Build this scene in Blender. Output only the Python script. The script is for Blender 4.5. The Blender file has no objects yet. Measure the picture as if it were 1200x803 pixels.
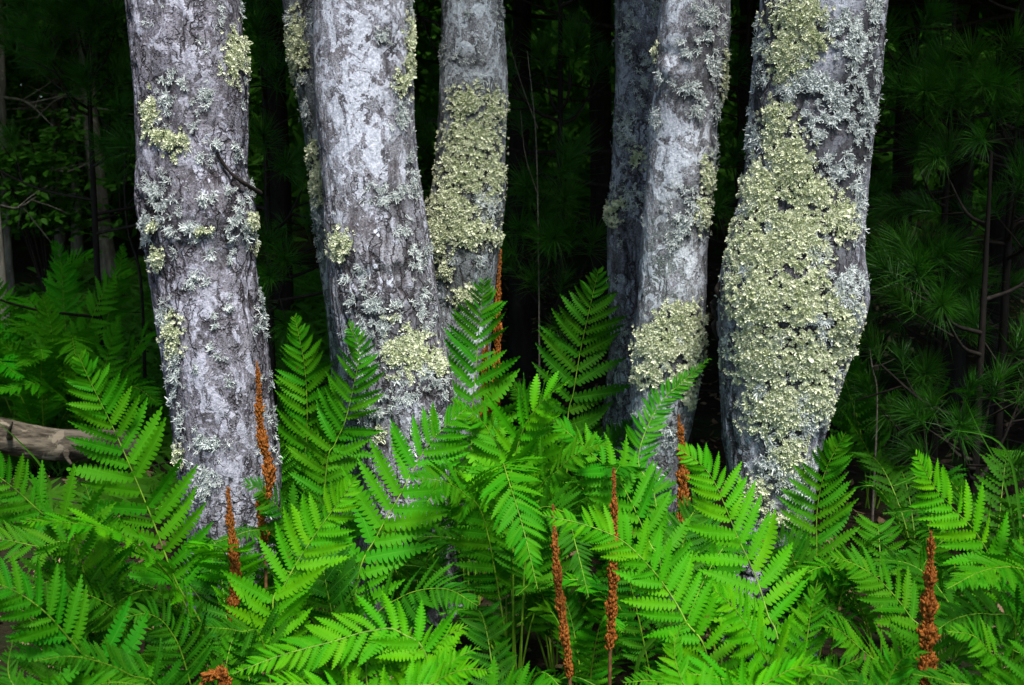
import bpy, math, random
import numpy as np
from mathutils import Vector, Matrix

rng = np.random.default_rng(7)
random.seed(7)
R = math.radians
scene = bpy.context.scene
col = scene.collection

# ------------------------------------------------------------------ camera, sky, sun, exposure
CAM_Z, PITCH, LENS = 1.15, R(7.3), 40.0
FPX = 1200 * LENS / 36.0
cam_data = bpy.data.cameras.new('camera')
cam_data.lens = LENS
cam_data.sensor_width = 36
cam_data.clip_end = 400
cam_data.dof.use_dof = True
cam_data.dof.focus_distance = 2.75
cam_data.dof.aperture_fstop = 9.0
cam = bpy.data.objects.new('camera', cam_data)
cam.location = (0, 0, CAM_Z)
cam.rotation_euler = (R(90) - PITCH, 0, 0)
col.objects.link(cam)
scene.camera = cam

SUN_ELEV, SUN_AZ = R(58), R(163)          # azimuth clockwise from +Y: the light comes from behind the camera, a little to the right
world = bpy.data.worlds.new('World')
scene.world = world
world.use_nodes = True
wn, wl = world.node_tree.nodes, world.node_tree.links
wn.clear()
sky = wn.new('ShaderNodeTexSky')
sky.sky_type = 'NISHITA'
sky.sun_disc = False
sky.sun_elevation = SUN_ELEV
sky.sun_rotation = SUN_AZ
bg = wn.new('ShaderNodeBackground')
bg.inputs['Strength'].default_value = 0.05
wo = wn.new('ShaderNodeOutputWorld')
wl.new(sky.outputs['Color'], bg.inputs['Color'])
wl.new(bg.outputs['Background'], wo.inputs['Surface'])
sun_data = bpy.data.lights.new('sun', 'SUN')
sun_data.energy = 2.3
sun_data.angle = R(13)
sun_data.color = (1.0, 0.96, 0.9)
sun = bpy.data.objects.new('sun', sun_data)
sdir = Vector((math.sin(SUN_AZ) * math.cos(SUN_ELEV), math.cos(SUN_AZ) * math.cos(SUN_ELEV), math.sin(SUN_ELEV)))
sun.rotation_euler = sdir.to_track_quat('Z', 'Y').to_euler()
sun.location = sdir * 20
col.objects.link(sun)

scene.view_settings.view_transform = 'Standard'
scene.view_settings.look = 'None'
scene.view_settings.gamma = 1.0
scene.view_settings.exposure = 1.72
scene.cycles.max_bounces = 6
scene.cycles.diffuse_bounces = 3
scene.cycles.transmission_bounces = 3
scene.cycles.caustics_reflective = False
scene.cycles.caustics_refractive = False
scene.cycles.use_denoising = True

# ------------------------------------------------------------------ helpers
CP, SP = math.cos(PITCH), math.sin(PITCH)


def ray(px, py):
    u, v = (px - 600) / FPX, -(py - 401.5) / FPX
    return np.array([u, CP + v * SP, -SP + v * CP])


def at(px, py, y):
    d = ray(px, py)
    return np.array([0, 0, CAM_Z]) + d * (y / d[1])


def ground_z(x, y):
    x = np.asarray(x, float)
    y = np.asarray(y, float)
    s = np.clip(y - 5.0, 0, 14)
    return 0.075 * s + 0.03 * np.sin(x * 1.3 + 0.4 * y) * np.clip(y / 3, 0, 1) + 0.02 * np.sin(2.1 * y - x)


def vnoise(p, seed=0):
    """value noise, p (n,3) -> (n,) in -1..1"""
    p = np.asarray(p, float)
    i = np.floor(p).astype(np.int64)
    f = p - i
    f = f * f * f * (f * (f * 6 - 15) + 10)
    out = np.zeros(len(p))
    for dx in (0, 1):
        for dy in (0, 1):
            for dz in (0, 1):
                h = ((i[:, 0] + dx) * 374761393 + (i[:, 1] + dy) * 668265263 + (i[:, 2] + dz) * 2147483647 + seed * 144665) & 0xFFFFFFFF
                h = ((h ^ (h >> 13)) * 1274126177) & 0xFFFFFFFF
                h = (h ^ (h >> 16)) & 0xFFFF
                w = (f[:, 0] if dx else 1 - f[:, 0]) * (f[:, 1] if dy else 1 - f[:, 1]) * (f[:, 2] if dz else 1 - f[:, 2])
                out += w * (h / 32767.5 - 1)
    return out


def fbm(p, octv=3, seed=0):
    p = np.asarray(p, float)
    a, s, o = 1.0, 0.0, 0
    for k in range(octv):
        o = o + a * vnoise(p * 2 ** k + 17.3 * k, seed + k)
        s += a
        a *= 0.5
    return o / s


def smooth(a, b, x):
    t = np.clip((x - a) / (b - a), 0, 1)
    return t * t * (3 - 2 * t)


def mesh_np(name, verts, faces, m=None, shade=True, attrs=None):
    """verts (n,3); faces: list of (k,m) int arrays"""
    me = bpy.data.meshes.new(name)
    verts = np.ascontiguousarray(verts, dtype=np.float32)
    if not isinstance(faces, (list, tuple)):
        faces = [faces]
    faces = [np.asarray(f, dtype=np.int32) for f in faces if len(f)]
    me.vertices.add(len(verts))
    me.vertices.foreach_set('co', verts.ravel())
    lv = np.concatenate([f.ravel() for f in faces])
    lt = np.concatenate([np.full(len(f), f.shape[1], dtype=np.int32) for f in faces])
    ls = np.concatenate([[0], np.cumsum(lt)[:-1]]).astype(np.int32)
    me.loops.add(len(lv))
    me.loops.foreach_set('vertex_index', lv)
    me.polygons.add(len(lt))
    me.polygons.foreach_set('loop_start', ls)
    me.polygons.foreach_set('loop_total', lt)
    me.polygons.foreach_set('use_smooth', np.full(len(lt), shade, dtype=bool))
    if attrs:
        for k, a in attrs.items():
            at_ = me.attributes.new(k, 'FLOAT', 'POINT')
            at_.data.foreach_set('value', np.ascontiguousarray(a, dtype=np.float32))
    me.update(calc_edges=True)
    me.validate()
    if m:
        me.materials.append(m)
    return me


def obj(name, me, parent=None, loc=None):
    o = bpy.data.objects.new(name, me)
    col.objects.link(o)
    if parent is not None:
        o.parent = parent
    if loc is not None:
        o.location = loc
    return o


def tag(o, label=None, cat=None, group=None, kind=None):
    if label:
        o['label'] = label
    if cat:
        o['category'] = cat
    if group:
        o['group'] = group
    if kind:
        o['kind'] = kind
    return o


def thing(name, label, cat, loc, group=None):
    o = bpy.data.objects.new(name, None)
    o.empty_display_size = 0.1
    col.objects.link(o)
    o.location = loc
    return tag(o, label, cat, group)


def spline(pts, n=40):
    """Catmull-Rom through pts, resampled evenly"""
    p = np.asarray(pts, float)
    p = np.vstack([2 * p[0] - p[1], p, 2 * p[-1] - p[-2]])
    out = []
    for i in range(1, len(p) - 2):
        t = np.linspace(0, 1, 16, endpoint=False)[:, None]
        a, b, c, d = p[i - 1], p[i], p[i + 1], p[i + 2]
        out.append(0.5 * ((2 * b) + (c - a) * t + (2 * a - 5 * b + 4 * c - d) * t ** 2 + (3 * b - a - 3 * c + d) * t ** 3))
    out = np.vstack(out + [p[-2][None]])
    s = np.concatenate([[0], np.cumsum(np.linalg.norm(np.diff(out, axis=0), axis=1))])
    q = np.linspace(0, s[-1], n)
    return np.stack([np.interp(q, s, out[:, k]) for k in range(3)], 1), s[-1]


def tube(path, radii, seg=6, wob=0.0):
    path = np.asarray(path, float)
    n = len(path)
    T = np.gradient(path, axis=0)
    T /= np.linalg.norm(T, axis=1)[:, None] + 1e-9
    ref = np.array([0.31, -0.9, 0.3]) if abs(T[0][2]) > 0.8 else np.array([0, 0, 1.0])
    A = np.cross(T, ref)
    A /= np.linalg.norm(A, axis=1)[:, None] + 1e-9
    B = np.cross(T, A)
    th = np.linspace(0, 2 * math.pi, seg, endpoint=False)
    rr = np.broadcast_to(np.asarray(radii, float), (n,))
    rad = np.repeat(rr[:, None], seg, 1)
    if wob:
        rad = rad * (1 + wob * rng.normal(size=rad.shape))
    v = path[:, None, :] + rad[:, :, None] * (np.cos(th)[None, :, None] * A[:, None, :] + np.sin(th)[None, :, None] * B[:, None, :])
    v = v.reshape(-1, 3)
    i = np.arange(n - 1)[:, None] * seg
    j = np.arange(seg)[None, :]
    k = (j + 1) % seg
    f = np.stack([i + j, i + k, i + seg + k, i + seg + j], -1).reshape(-1, 4)
    return v, f


class MB:
    def __init__(s):
        s.v, s.f3, s.f4, s.n = [], [], [], 0

    def add(s, v, f):
        f = np.asarray(f)
        (s.f3 if f.shape[1] == 3 else s.f4).append(f + s.n)
        s.v.append(np.asarray(v, float))
        s.n += len(v)

    def mesh(s, name, m, shade=True):
        return mesh_np(name, np.vstack(s.v), [np.vstack(a) for a in (s.f3, s.f4) if a], m, shade)


def scatter(tv, tf, P, M):
    """copies of template (tv,tf) at points P with 3x3 frames M (columns = axes) -> verts, faces"""
    n, k = len(P), len(tv)
    v = np.einsum('nij,kj->nki', M, tv) + P[:, None, :]
    f = (tf[None] + (np.arange(n) * k)[:, None, None]).reshape(-1, tf.shape[1])
    return v.reshape(-1, 3), f


def frames(N, spin, scale):
    """frames with z axis N, spun, scaled"""
    N = N / (np.linalg.norm(N, axis=1)[:, None] + 1e-9)
    ref = np.where(np.abs(N[:, 2:3]) > 0.9, np.array([[1.0, 0, 0]]), np.array([[0, 0, 1.0]]))
    A = np.cross(ref, N)
    A /= np.linalg.norm(A, axis=1)[:, None]
    B = np.cross(N, A)
    c, s = np.cos(spin)[:, None], np.sin(spin)[:, None]
    X, Y = c * A + s * B, -s * A + c * B
    sc = np.broadcast_to(np.asarray(scale, float), (len(N),))[:, None, None]
    return np.stack([X, Y, N], -1) * sc


# ------------------------------------------------------------------ materials
def newmat(name):
    m = bpy.data.materials.new(name)
    m.use_nodes = True
    nt = m.node_tree
    nt.nodes.clear()
    out = nt.nodes.new('ShaderNodeOutputMaterial')
    return m, nt, out


class NT:
    """small node builder"""
    def __init__(s, nt):
        s.nt = nt

    def n(s, t, **kw):
        x = s.nt.nodes.new(t)
        for k, v in kw.items():
            setattr(x, k, v)
        return x

    def link(s, a, b):
        s.nt.links.new(a, b)

    def val(s, sock, v):
        if hasattr(v, 'links') or isinstance(v, bpy.types.NodeSocket):
            s.link(v, sock)
        else:
            sock.default_value = v

    def noise(s, vec, scale, detail=3, rough=0.55, dist=0.0):
        x = s.n('ShaderNodeTexNoise')
        s.link(vec, x.inputs['Vector'])
        x.inputs['Scale'].default_value = scale
        x.inputs['Detail'].default_value = detail
        x.inputs['Roughness'].default_value = rough
        x.inputs['Distortion'].default_value = dist
        return x.outputs['Fac']

    def ramp(s, fac, a, b):
        x = s.n('ShaderNodeMapRange', interpolation_type='SMOOTHSTEP')
        s.val(x.inputs['Value'], fac)
        x.inputs['From Min'].default_value = a
        x.inputs['From Max'].default_value = b
        return x.outputs['Result']

    def mix(s, fac, a, b, blend='MIX'):
        x = s.n('ShaderNodeMix', data_type='RGBA', blend_type=blend)
        s.val(x.inputs[0], fac)
        s.val(x.inputs[6], a if not isinstance(a, tuple) else (*a, 1))
        s.val(x.inputs[7], b if not isinstance(b, tuple) else (*b, 1))
        return x.outputs[2]

    def math(s, op, a, b=0.0):
        x = s.n('ShaderNodeMath', operation=op)
        s.val(x.inputs[0], a)
        s.val(x.inputs[1], b)
        return x.outputs[0]

    def attr(s, name):
        x = s.n('ShaderNodeAttribute', attribute_name=name)
        return x.outputs['Fac']

    def scaled(s, vec, sc):
        x = s.n('ShaderNodeMapping')
        s.link(vec, x.inputs['Vector'])
        x.inputs['Scale'].default_value = sc
        return x.outputs['Vector']

    def bump(s, h, dist, strength=1.0):
        x = s.n('ShaderNodeBump')
        s.link(h, x.inputs['Height'])
        x.inputs['Distance'].default_value = dist
        x.inputs['Strength'].default_value = strength
        return x.outputs['Normal']

    def principled(s, colr, rough=0.8, spec=0.2, normal=None):
        x = s.n('ShaderNodeBsdfPrincipled')
        s.val(x.inputs['Base Color'], colr if not isinstance(colr, tuple) else (*colr, 1))
        s.val(x.inputs['Roughness'], rough)
        x.inputs['Specular IOR Level'].default_value = spec
        if normal is not None:
            s.link(normal, x.inputs['Normal'])
        return x.outputs['BSDF']


def bark_maple():
    m, nt, out = newmat('maple_bark')
    b = NT(nt)
    tc = b.n('ShaderNodeTexCoord').outputs['Object']
    st = b.scaled(tc, (1, 1, 0.3))
    crack, pale, dark, green = b.attr('crack'), b.attr('pale'), b.attr('dark'), b.attr('green')
    n1 = b.noise(st, 30, 6, 0.7)
    n2 = b.noise(tc, 9, 4, 0.6)
    n3 = b.noise(tc, 120, 5, 0.7)
    base = b.mix(b.ramp(n1, 0.36, 0.64), (0.07, 0.068, 0.075), (0.37, 0.37, 0.405))
    base = b.mix(b.math('MULTIPLY', b.ramp(n2, 0.54, 0.70), 0.4), base, (0.16, 0.135, 0.14))          # brownish weathered zones
    base = b.mix(b.math('MULTIPLY', b.ramp(b.noise(tc, 14, 5, 0.6), 0.44, 0.62), 0.6), base, (0.40, 0.40, 0.455))
    base = b.mix(b.math('MULTIPLY', green, b.ramp(b.noise(tc, 30, 4, 0.6), 0.35, 0.6)), base, (0.15, 0.205, 0.155))
    # crustose lichen: sharp edged pale patches at three sizes
    e1 = b.noise(b.scaled(tc, (1, 1, 0.8)), 21, 7, 0.6, 0.9)
    big = b.ramp(b.math('ADD', e1, b.math('MULTIPLY', pale, 0.085)), 0.553, 0.572)
    e2 = b.noise(tc, 52, 5, 0.62, 0.5)
    mid = b.ramp(b.math('ADD', e2, b.math('MULTIPLY', pale, 0.06)), 0.60, 0.625)
    e3 = b.noise(tc, 150, 3, 0.6)
    tiny = b.ramp(b.math('ADD', e3, b.math('MULTIPLY', pale, 0.04)), 0.62, 0.65)
    patch = b.math('MAXIMUM', big, b.math('MAXIMUM', mid, b.math('MULTIPLY', tiny, 0.8)))
    pc = b.mix(b.ramp(n3, 0.38, 0.62), (0.45, 0.48, 0.56), (0.78, 0.81, 0.90))
    pc = b.mix(b.math('MULTIPLY', green, 0.5), pc, (0.40, 0.50, 0.42))
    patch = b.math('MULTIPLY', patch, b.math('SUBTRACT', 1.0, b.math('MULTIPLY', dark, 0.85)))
    c = b.mix(b.math('MULTIPLY', patch, 0.9), base, pc)
    # dark fungus flecks
    fl = b.ramp(b.noise(tc, 36, 6, 0.68, 0.8), 0.595, 0.63)
    c = b.mix(b.math('MULTIPLY', fl, 0.7), c, (0.06, 0.052, 0.058))
    sp = b.ramp(b.noise(tc, 230, 3, 0.65), 0.50, 0.60)
    c = b.mix(b.math('MULTIPLY', sp, b.math('SUBTRACT', 0.72, b.math('MULTIPLY', patch, 0.5))), c, (0.055, 0.048, 0.056))
    # fine fissures between bark plates
    wob = b.n('ShaderNodeMix', data_type='VECTOR')
    nz = b.n('ShaderNodeTexNoise')
    b.link(tc, nz.inputs['Vector'])
    nz.inputs['Scale'].default_value = 28
    nz.inputs['Detail'].default_value = 4
    wob.inputs[0].default_value = 0.055
    b.link(b.scaled(tc, (1, 1, 0.16)), wob.inputs[4])
    b.link(nz.outputs['Color'], wob.inputs[5])
    vo = b.n('ShaderNodeTexVoronoi', feature='DISTANCE_TO_EDGE')
    b.link(wob.outputs[1], vo.inputs['Vector'])
    vo.inputs['Scale'].default_value = 34
    fis = b.ramp(vo.outputs['Distance'], 0.085, 0.01)
    fis = b.math('MULTIPLY', fis, b.ramp(b.math('ADD', b.noise(tc, 12, 4, 0.6), b.math('MULTIPLY', b.math('SUBTRACT', b.attr('fiss'), 0.4), 0.5)), 0.46, 0.62))
    c = b.mix(b.math('MULTIPLY', fis, 0.8), c, (0.04, 0.032, 0.032))
    c = b.mix(b.math('MULTIPLY', crack, 0.8), c, (0.035, 0.028, 0.026))
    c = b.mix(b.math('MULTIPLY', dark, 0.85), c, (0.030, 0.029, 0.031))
    h = b.math('ADD', b.math('MULTIPLY', n1, 0.9), b.math('ADD', b.math('MULTIPLY', b.noise(st, 85, 5, 0.7), 0.5),
               b.math('ADD', b.math('MULTIPLY', patch, 0.12), b.math('MULTIPLY', n3, 0.35))))
    h = b.math('SUBTRACT', h, b.math('MULTIPLY', fis, 0.7))
    c = b.mix(1.0, c, b.n('ShaderNodeObjectInfo').outputs['Color'], 'MULTIPLY')
    nrm = b.bump(h, 0.009, 1.0)
    b.link(b.principled(c, 0.9, 0.12, nrm), out.inputs['Surface'])
    return m


def bark_dark(name, c0, c1, sc=18, st3=(1, 1, 0.25)):
    m, nt, out = newmat(name)
    b = NT(nt)
    tc = b.n('ShaderNodeTexCoord').outputs['Object']
    st = b.scaled(tc, st3)
    n1 = b.noise(st, sc, 6, 0.65)
    c = b.mix(b.ramp(n1, 0.35, 0.68), c0, c1)
    pt = b.ramp(b.noise(tc, 11, 5, 0.6, 0.5), 0.6, 0.64)
    c = b.mix(b.math('MULTIPLY', pt, 0.55), c, tuple(min(1, x * 1.8) for x in c1))
    b.link(b.principled(c, 0.9, 0.15, b.bump(n1, 0.012)), out.inputs['Surface'])
    return m


def leafmat(name, tint=None, trans=0.35, rough=0.5, spec=0.25, midrib=False, rnd=0.25):
    """foliage: colour from the object's own colour (or tint) with natural variation"""
    m, nt, out = newmat(name)
    b = NT(nt)
    oi = b.n('ShaderNodeObjectInfo')
    tcn = b.n('ShaderNodeTexCoord')
    tc = tcn.outputs['Object']
    c = oi.outputs['Color'] if tint is None else tint
    hs = b.n('ShaderNodeHueSaturation')
    b.val(hs.inputs['Color'], c if not isinstance(c, tuple) else (*c, 1))
    b.link(b.math('ADD', b.math('MULTIPLY', oi.outputs['Random'], rnd), 1 - rnd / 2), hs.inputs['Value'])
    b.link(b.math('ADD', b.math('MULTIPLY', oi.outputs['Random'], -0.028), 0.502), hs.inputs['Hue'])
    c = hs.outputs['Color']
    n = b.noise(b.n('ShaderNodeNewGeometry').outputs['Position'], 24, 3, 0.6)
    c = b.mix(b.ramp(n, 0.35, 0.7), c, b.mix(0.45, c, (0.042, 0.25, 0.003)))
    if midrib:                                                    # browned specks and nibbled edges
        br = b.ramp(b.noise(b.n('ShaderNodeNewGeometry').outputs['Position'], 42, 3, 0.6), 0.70, 0.74)
        c = b.mix(b.math('MULTIPLY', br, 0.7), c, (0.12, 0.07, 0.015))
    if midrib:
        sep = b.n('ShaderNodeSeparateXYZ')
        b.link(tc, sep.inputs[0])
        rib = b.ramp(b.math('ABSOLUTE', sep.outputs['Y']), 0.008, 0.003)
        c = b.mix(b.math('MULTIPLY', rib, 0.4), c, (0.10, 0.36, 0.02))
    p = b.principled(c, rough, spec)
    t = b.n('ShaderNodeBsdfTranslucent')
    b.link(b.mix(0.45, c, (0.055, 0.36, 0.002)), t.inputs['Color'])
    mx = b.n('ShaderNodeMixShader')
    mx.inputs[0].default_value = trans
    b.link(p, mx.inputs[1])
    b.link(t.outputs[0], mx.inputs[2])
    b.link(mx.outputs[0], out.inputs['Surface'])
    return m


def simple(name, c0, c1, scale=60, rough=0.8, spec=0.2, bump=0.003, trans=0.0):
    m, nt, out = newmat(name)
    b = NT(nt)
    tc = b.n('ShaderNodeTexCoord').outputs['Object']
    n = b.noise(tc, scale, 4, 0.6)
    c = b.mix(b.ramp(n, 0.32, 0.7), c0, c1)
    p = b.principled(c, rough, spec, b.bump(n, bump))
    if trans:
        t = b.n('ShaderNodeBsdfTranslucent')
        b.link(c, t.inputs['Color'])
        mx = b.n('ShaderNodeMixShader')
        mx.inputs[0].default_value = trans
        b.link(p, mx.inputs[1])
        b.link(t.outputs[0], mx.inputs[2])
        p = mx.outputs[0]
    b.link(p, out.inputs['Surface'])
    return m


def ground_mat():
    m, nt, out = newmat('forest_floor')
    b = NT(nt)
    tc = b.n('ShaderNodeTexCoord').outputs['Object']
    n1 = b.noise(tc, 1.6, 5, 0.6)
    n2 = b.noise(tc, 28, 6, 0.7)
    c = b.mix(b.ramp(n2, 0.35, 0.7), (0.014, 0.009, 0.006), (0.05, 0.033, 0.02))
    c = b.mix(b.math('MULTIPLY', b.ramp(n1, 0.46, 0.62), 0.8), c, (0.025, 0.05, 0.012))
    b.link(b.principled(c, 0.95, 0.1, b.bump(n2, 0.04)), out.inputs['Surface'])
    return m


M = dict(
    bark=bark_maple(),
    pine_bark=bark_dark('pine_bark', (0.009, 0.007, 0.006), (0.022, 0.018, 0.015)),
    grey_bark=bark_dark('grey_bark', (0.10, 0.095, 0.08), (0.24, 0.23, 0.19)),
    twig=simple('dead_twig', (0.012, 0.009, 0.007), (0.032, 0.025, 0.020)),
    pale_twig=simple('pale_twig', (0.12, 0.10, 0.08), (0.24, 0.21, 0.17)),
    fern=leafmat('fern_green', None, 0.34, 0.6, 0.08, True),
    fern_far=leafmat('fern_green_joined', None, 0.34, 0.6, 0.08, False, 0.1),
    rachis=simple('rachis', (0.07, 0.18, 0.008), (0.19, 0.36, 0.02), 30, 0.5, 0.3, 0.001),
    needle=leafmat('pine_needles', (0.020, 0.085, 0.010), 0.25, 0.45, 0.3, False, 0.5),
    crown=leafmat('crown_foliage', (0.035, 0.09, 0.014), 0.2, 0.6, 0.05, False, 0.3),
    shrub=leafmat('shrub_leaf', (0.055, 0.19, 0.015), 0.3, 0.5, 0.2, False, 0.3),
    farwood=leafmat('far_wood_leaf', (0.045, 0.12, 0.016), 0.2, 0.7, 0.05, False, 0.2),
    grass=leafmat('grass', (0.045, 0.19, 0.012), 0.3, 0.5, 0.2, False, 0.3),
    ylichen=simple('yellow_green_lichen', (0.50, 0.56, 0.32), (0.94, 0.96, 0.76), 80, 0.85, 0.1, 0.002, 0.12),
    glichen=simple('blue_grey_lichen', (0.26, 0.30, 0.29), (0.82, 0.87, 0.85), 90, 0.85, 0.1, 0.002, 0.08),
    rust=simple('rust_spores', (0.15, 0.042, 0.007), (0.44, 0.155, 0.03), 160, 0.9, 0.1, 0.004),
    stalk=simple('rust_stalk', (0.10, 0.05, 0.02), (0.22, 0.11, 0.045), 60, 0.7, 0.2, 0.002),
    log=bark_dark('dead_wood', (0.035, 0.028, 0.02), (0.22, 0.185, 0.135), 30, (0.10, 1, 1)),
    litter=simple('leaf_litter', (0.09, 0.055, 0.03), (0.32, 0.22, 0.13), 6, 0.85, 0.1, 0.004, 0.1),
    ground=ground_mat(),
)

# ------------------------------------------------------------------ ground
xs = np.concatenate([np.linspace(-60, -6, 28), np.linspace(-5.5, 5.5, 90), np.linspace(6, 60, 28)])
ys = np.concatenate([np.linspace(-60, -1.5, 26), np.linspace(-1, 10, 100), np.linspace(10.5, 70, 40)])
X, Y = np.meshgrid(xs, ys)
Z = ground_z(X, Y) + 0.018 * fbm(np.stack([X.ravel() * 3, Y.ravel() * 3, 0 * X.ravel()], 1), 4, 3).reshape(X.shape)
nx, ny = len(xs), len(ys)
ii = (np.arange(ny - 1)[:, None] * nx + np.arange(nx - 1)[None]).ravel()
gf = np.stack([ii, ii + 1, ii + nx + 1, ii + nx], 1)
tag(obj('ground', mesh_np('ground', np.stack([X, Y, Z], -1).reshape(-1, 3), gf, M['ground'])), kind='structure')


# ------------------------------------------------------------------ maple trunks
class Trunk:
    """trunk traced as widths at its own depth; round, real thickness"""
    def __init__(s, Y, prof, seed):
        s.Y = Y
        zs, cs, rs = [], [], []
        for (py, l, r) in prof:
            a, b = at(l, py, Y), at(r, py, Y)
            zs.append((a[2] + b[2]) / 2)
            cs.append((a[0] + b[0]) / 2)
            rs.append((b[0] - a[0]) / 2 * 0.985)
        o = np.argsort(zs)
        s.z, s.c, s.r = np.array(zs)[o], np.array(cs)[o], np.array(rs)[o]
        slope = (s.c[-1] - s.c[-3]) / (s.z[-1] - s.z[-3])
        z0, c0, r0 = s.z[0], s.c[0], s.r[0]
        s.gz = float(ground_z(c0, Y))
        if z0 > s.gz + 0.05:                       # to the ground with a root flare
            s.z = np.concatenate([[s.gz - 0.12, s.gz + 0.03], s.z])
            s.c = np.concatenate([[c0, c0], s.c])
            s.r = np.concatenate([[r0 * 1.45, r0 * 1.22], s.r])
        zt, ct, rt = s.z[-1], s.c[-1], s.r[-1]
        up = np.array([0.5, 1.2, 2.2, 3.2, 4.4])
        s.z = np.concatenate([s.z, zt + up])
        s.c = np.concatenate([s.c, ct + slope * up * 0.8])
        s.r = np.concatenate([s.r, rt * np.array([0.96, 0.86, 0.66, 0.42, 0.12])])
        s.seed = seed
        s.top = np.array([s.c[-3], Y, s.z[-3]])

    def cr(s, z):
        return np.interp(z, s.z, s.c), np.interp(z, s.z, s.r)

    def surf(s, px, py):
        """point and normal on the trunk where the ray meets it (clamped to the silhouette)"""
        y = s.Y
        for _ in range(4):
            p = at(px, py, y)
            c, r = s.cr(p[2])
            q = max(-1.0, min(1.0, (p[0] - c) / r))
            th = math.asin(q)
            y = s.Y - r * math.cos(th)
        return np.array([c + r * math.sin(th), y, p[2]]), np.array([math.sin(th), -math.cos(th), 0.0]), th, p[2]

    def surf_n(s, px, py):
        """the same for arrays of pixels"""
        u, v = (px - 600) / FPX, -(py - 401.5) / FPX
        dy, dz = CP + v * SP, -SP + v * CP
        y = np.full(len(px), s.Y)
        for _ in range(4):
            x, z = u * y / dy, CAM_Z + dz * y / dy
            c, r = np.interp(z, s.z, s.c), np.interp(z, s.z, s.r)
            th = np.arcsin(np.clip((x - c) / r, -1, 1))
            y = s.Y - r * np.cos(th)
        n = np.stack([np.sin(th), -np.cos(th), 0 * th], 1)
        p = np.stack([c + r * np.sin(th), y, z], 1)
        for (bx_, by_, rx, ry, hh) in s.burls:
            q, nn, t0, z0 = s.surf(bx_, by_)
            p = p + n * (hh * np.exp(-(((th - t0) * r / (rx * s.Y / FPX)) ** 2 + ((z - z0) / (ry * s.Y / FPX)) ** 2)))[:, None]
        return p, n

    def build(s, parent, pale=(), dark=(), green=(), crackk=1.0, nth=216, dz=0.0042, smoothtop=None, burls=()):
        s.burls = burls
        zl = np.concatenate([np.arange(s.gz - 0.1, 1.95, dz), np.linspace(2.0, s.z[-1], 60)])
        # smooth the profile a little
        c, r = s.cr(zl)
        k = np.hanning(21)
        k /= k.sum()
        nb = int(np.sum(zl < 1.95))
        for a in (c, r):
            pad = np.concatenate([np.full(10, a[0]), a[:nb], np.full(10, a[nb - 1])])
            sm = np.convolve(pad, k, 'valid')
            w = smooth(0, 40, np.arange(nb)) * smooth(0, 40, nb - 1 - np.arange(nb))
            a[:nb] = a[:nb] * (1 - w) + sm * w
        th = np.linspace(0, 2 * math.pi, nth, endpoint=False)
        TH, ZZ = np.meshgrid(th, zl)
        C, RR = np.repeat(c[:, None], nth, 1), np.repeat(r[:, None], nth, 1)
        P = np.stack([np.sin(TH) * RR, -np.cos(TH) * RR, ZZ], -1).reshape(-1, 3)
        off = s.seed * 13.7
        warp = fbm(P * np.array([9, 9, 4]) + off, 2, s.seed) * 0.35
        q = P * np.array([21, 21, 3.4]) + off
        q[:, 0] += warp * 2.2
        q[:, 1] += warp * 2.2
        n = fbm(q, 3, s.seed + 5)
        amt = (0.35 + 0.65 * smooth(-0.3, 0.25, fbm(P * np.array([5, 5, 2.2]) + off + 40, 2, s.seed + 9))) * crackk
        if smoothtop is not None:
            amt = amt * (0.25 + 0.75 * smooth(smoothtop + 0.15, smoothtop - 0.1, ZZ.ravel()))
        crack = (1 - smooth(0.015, 0.085, np.abs(n))) * amt
        q2 = P * np.array([8, 8, 30]) + off + warp[:, None] * 3
        hc = (1 - smooth(0.01, 0.06, np.abs(fbm(q2, 2, s.seed + 21)))) * amt * smooth(0.1, 0.4, fbm(P * 14 + off, 2, s.seed + 2))
        crack = np.clip(crack + 0.8 * hc, 0, 1)
        fiss = np.clip(amt, 0, 1)
        lump = fbm(P * np.array([5, 5, 3.5]) + off, 3, s.seed + 31)
        fine = fbm(P * np.array([60, 60, 28]) + off, 3, s.seed + 51)
        plate = fbm(P * np.array([34, 34, 9]) + off, 2, s.seed + 61)
        d = 0.010 * lump - 0.0065 * crack + 0.0022 * fine + 0.0028 * plate * amt
        # flare ribs near the ground
        ribs = np.cos(5 * TH.ravel() + s.seed) * 0.06 * smooth(0.45, 0.0, ZZ.ravel() - s.gz)
        rad = RR.ravel() * (1 + ribs) + d
        for (px, py, rx, ry, hh) in burls:                 # burls and branch scars
            p, nn, t0, z0 = s.surf(px, py)
            dt = ((TH.ravel() - t0 + math.pi) % (2 * math.pi) - math.pi) * s.cr(z0)[1] / (rx * s.Y / FPX)
            rad = rad + hh * np.exp(-(dt ** 2 + ((ZZ.ravel() - z0) / (ry * s.Y / FPX)) ** 2))
        V = np.stack([C.ravel() + np.sin(TH.ravel()) * rad, s.Y - np.cos(TH.ravel()) * rad, ZZ.ravel()], 1)

        def blobs(lst):
            a = np.zeros(len(V))
            for (px, py, rx, ry, w) in lst:
                p, nn, t0, z0 = s.surf(px, py)
                cc, r0 = s.cr(z0)
                mx, my = rx * s.Y / FPX, ry * s.Y / FPX
                dt = (TH.ravel() - t0 + math.pi) % (2 * math.pi) - math.pi
                a += w * np.exp(-((dt * r0 / mx) ** 2 + ((ZZ.ravel() - z0) / my) ** 2))
            return np.clip(a, -1, 1)
        i = np.arange(len(zl) - 1)[:, None] * nth
        j = np.arange(nth)[None]
        kk = (j + 1) % nth
        F = np.stack([i + j, i + kk, i + nth + kk, i + nth + j], -1).reshape(-1, 4)
        o = parent.location
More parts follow.
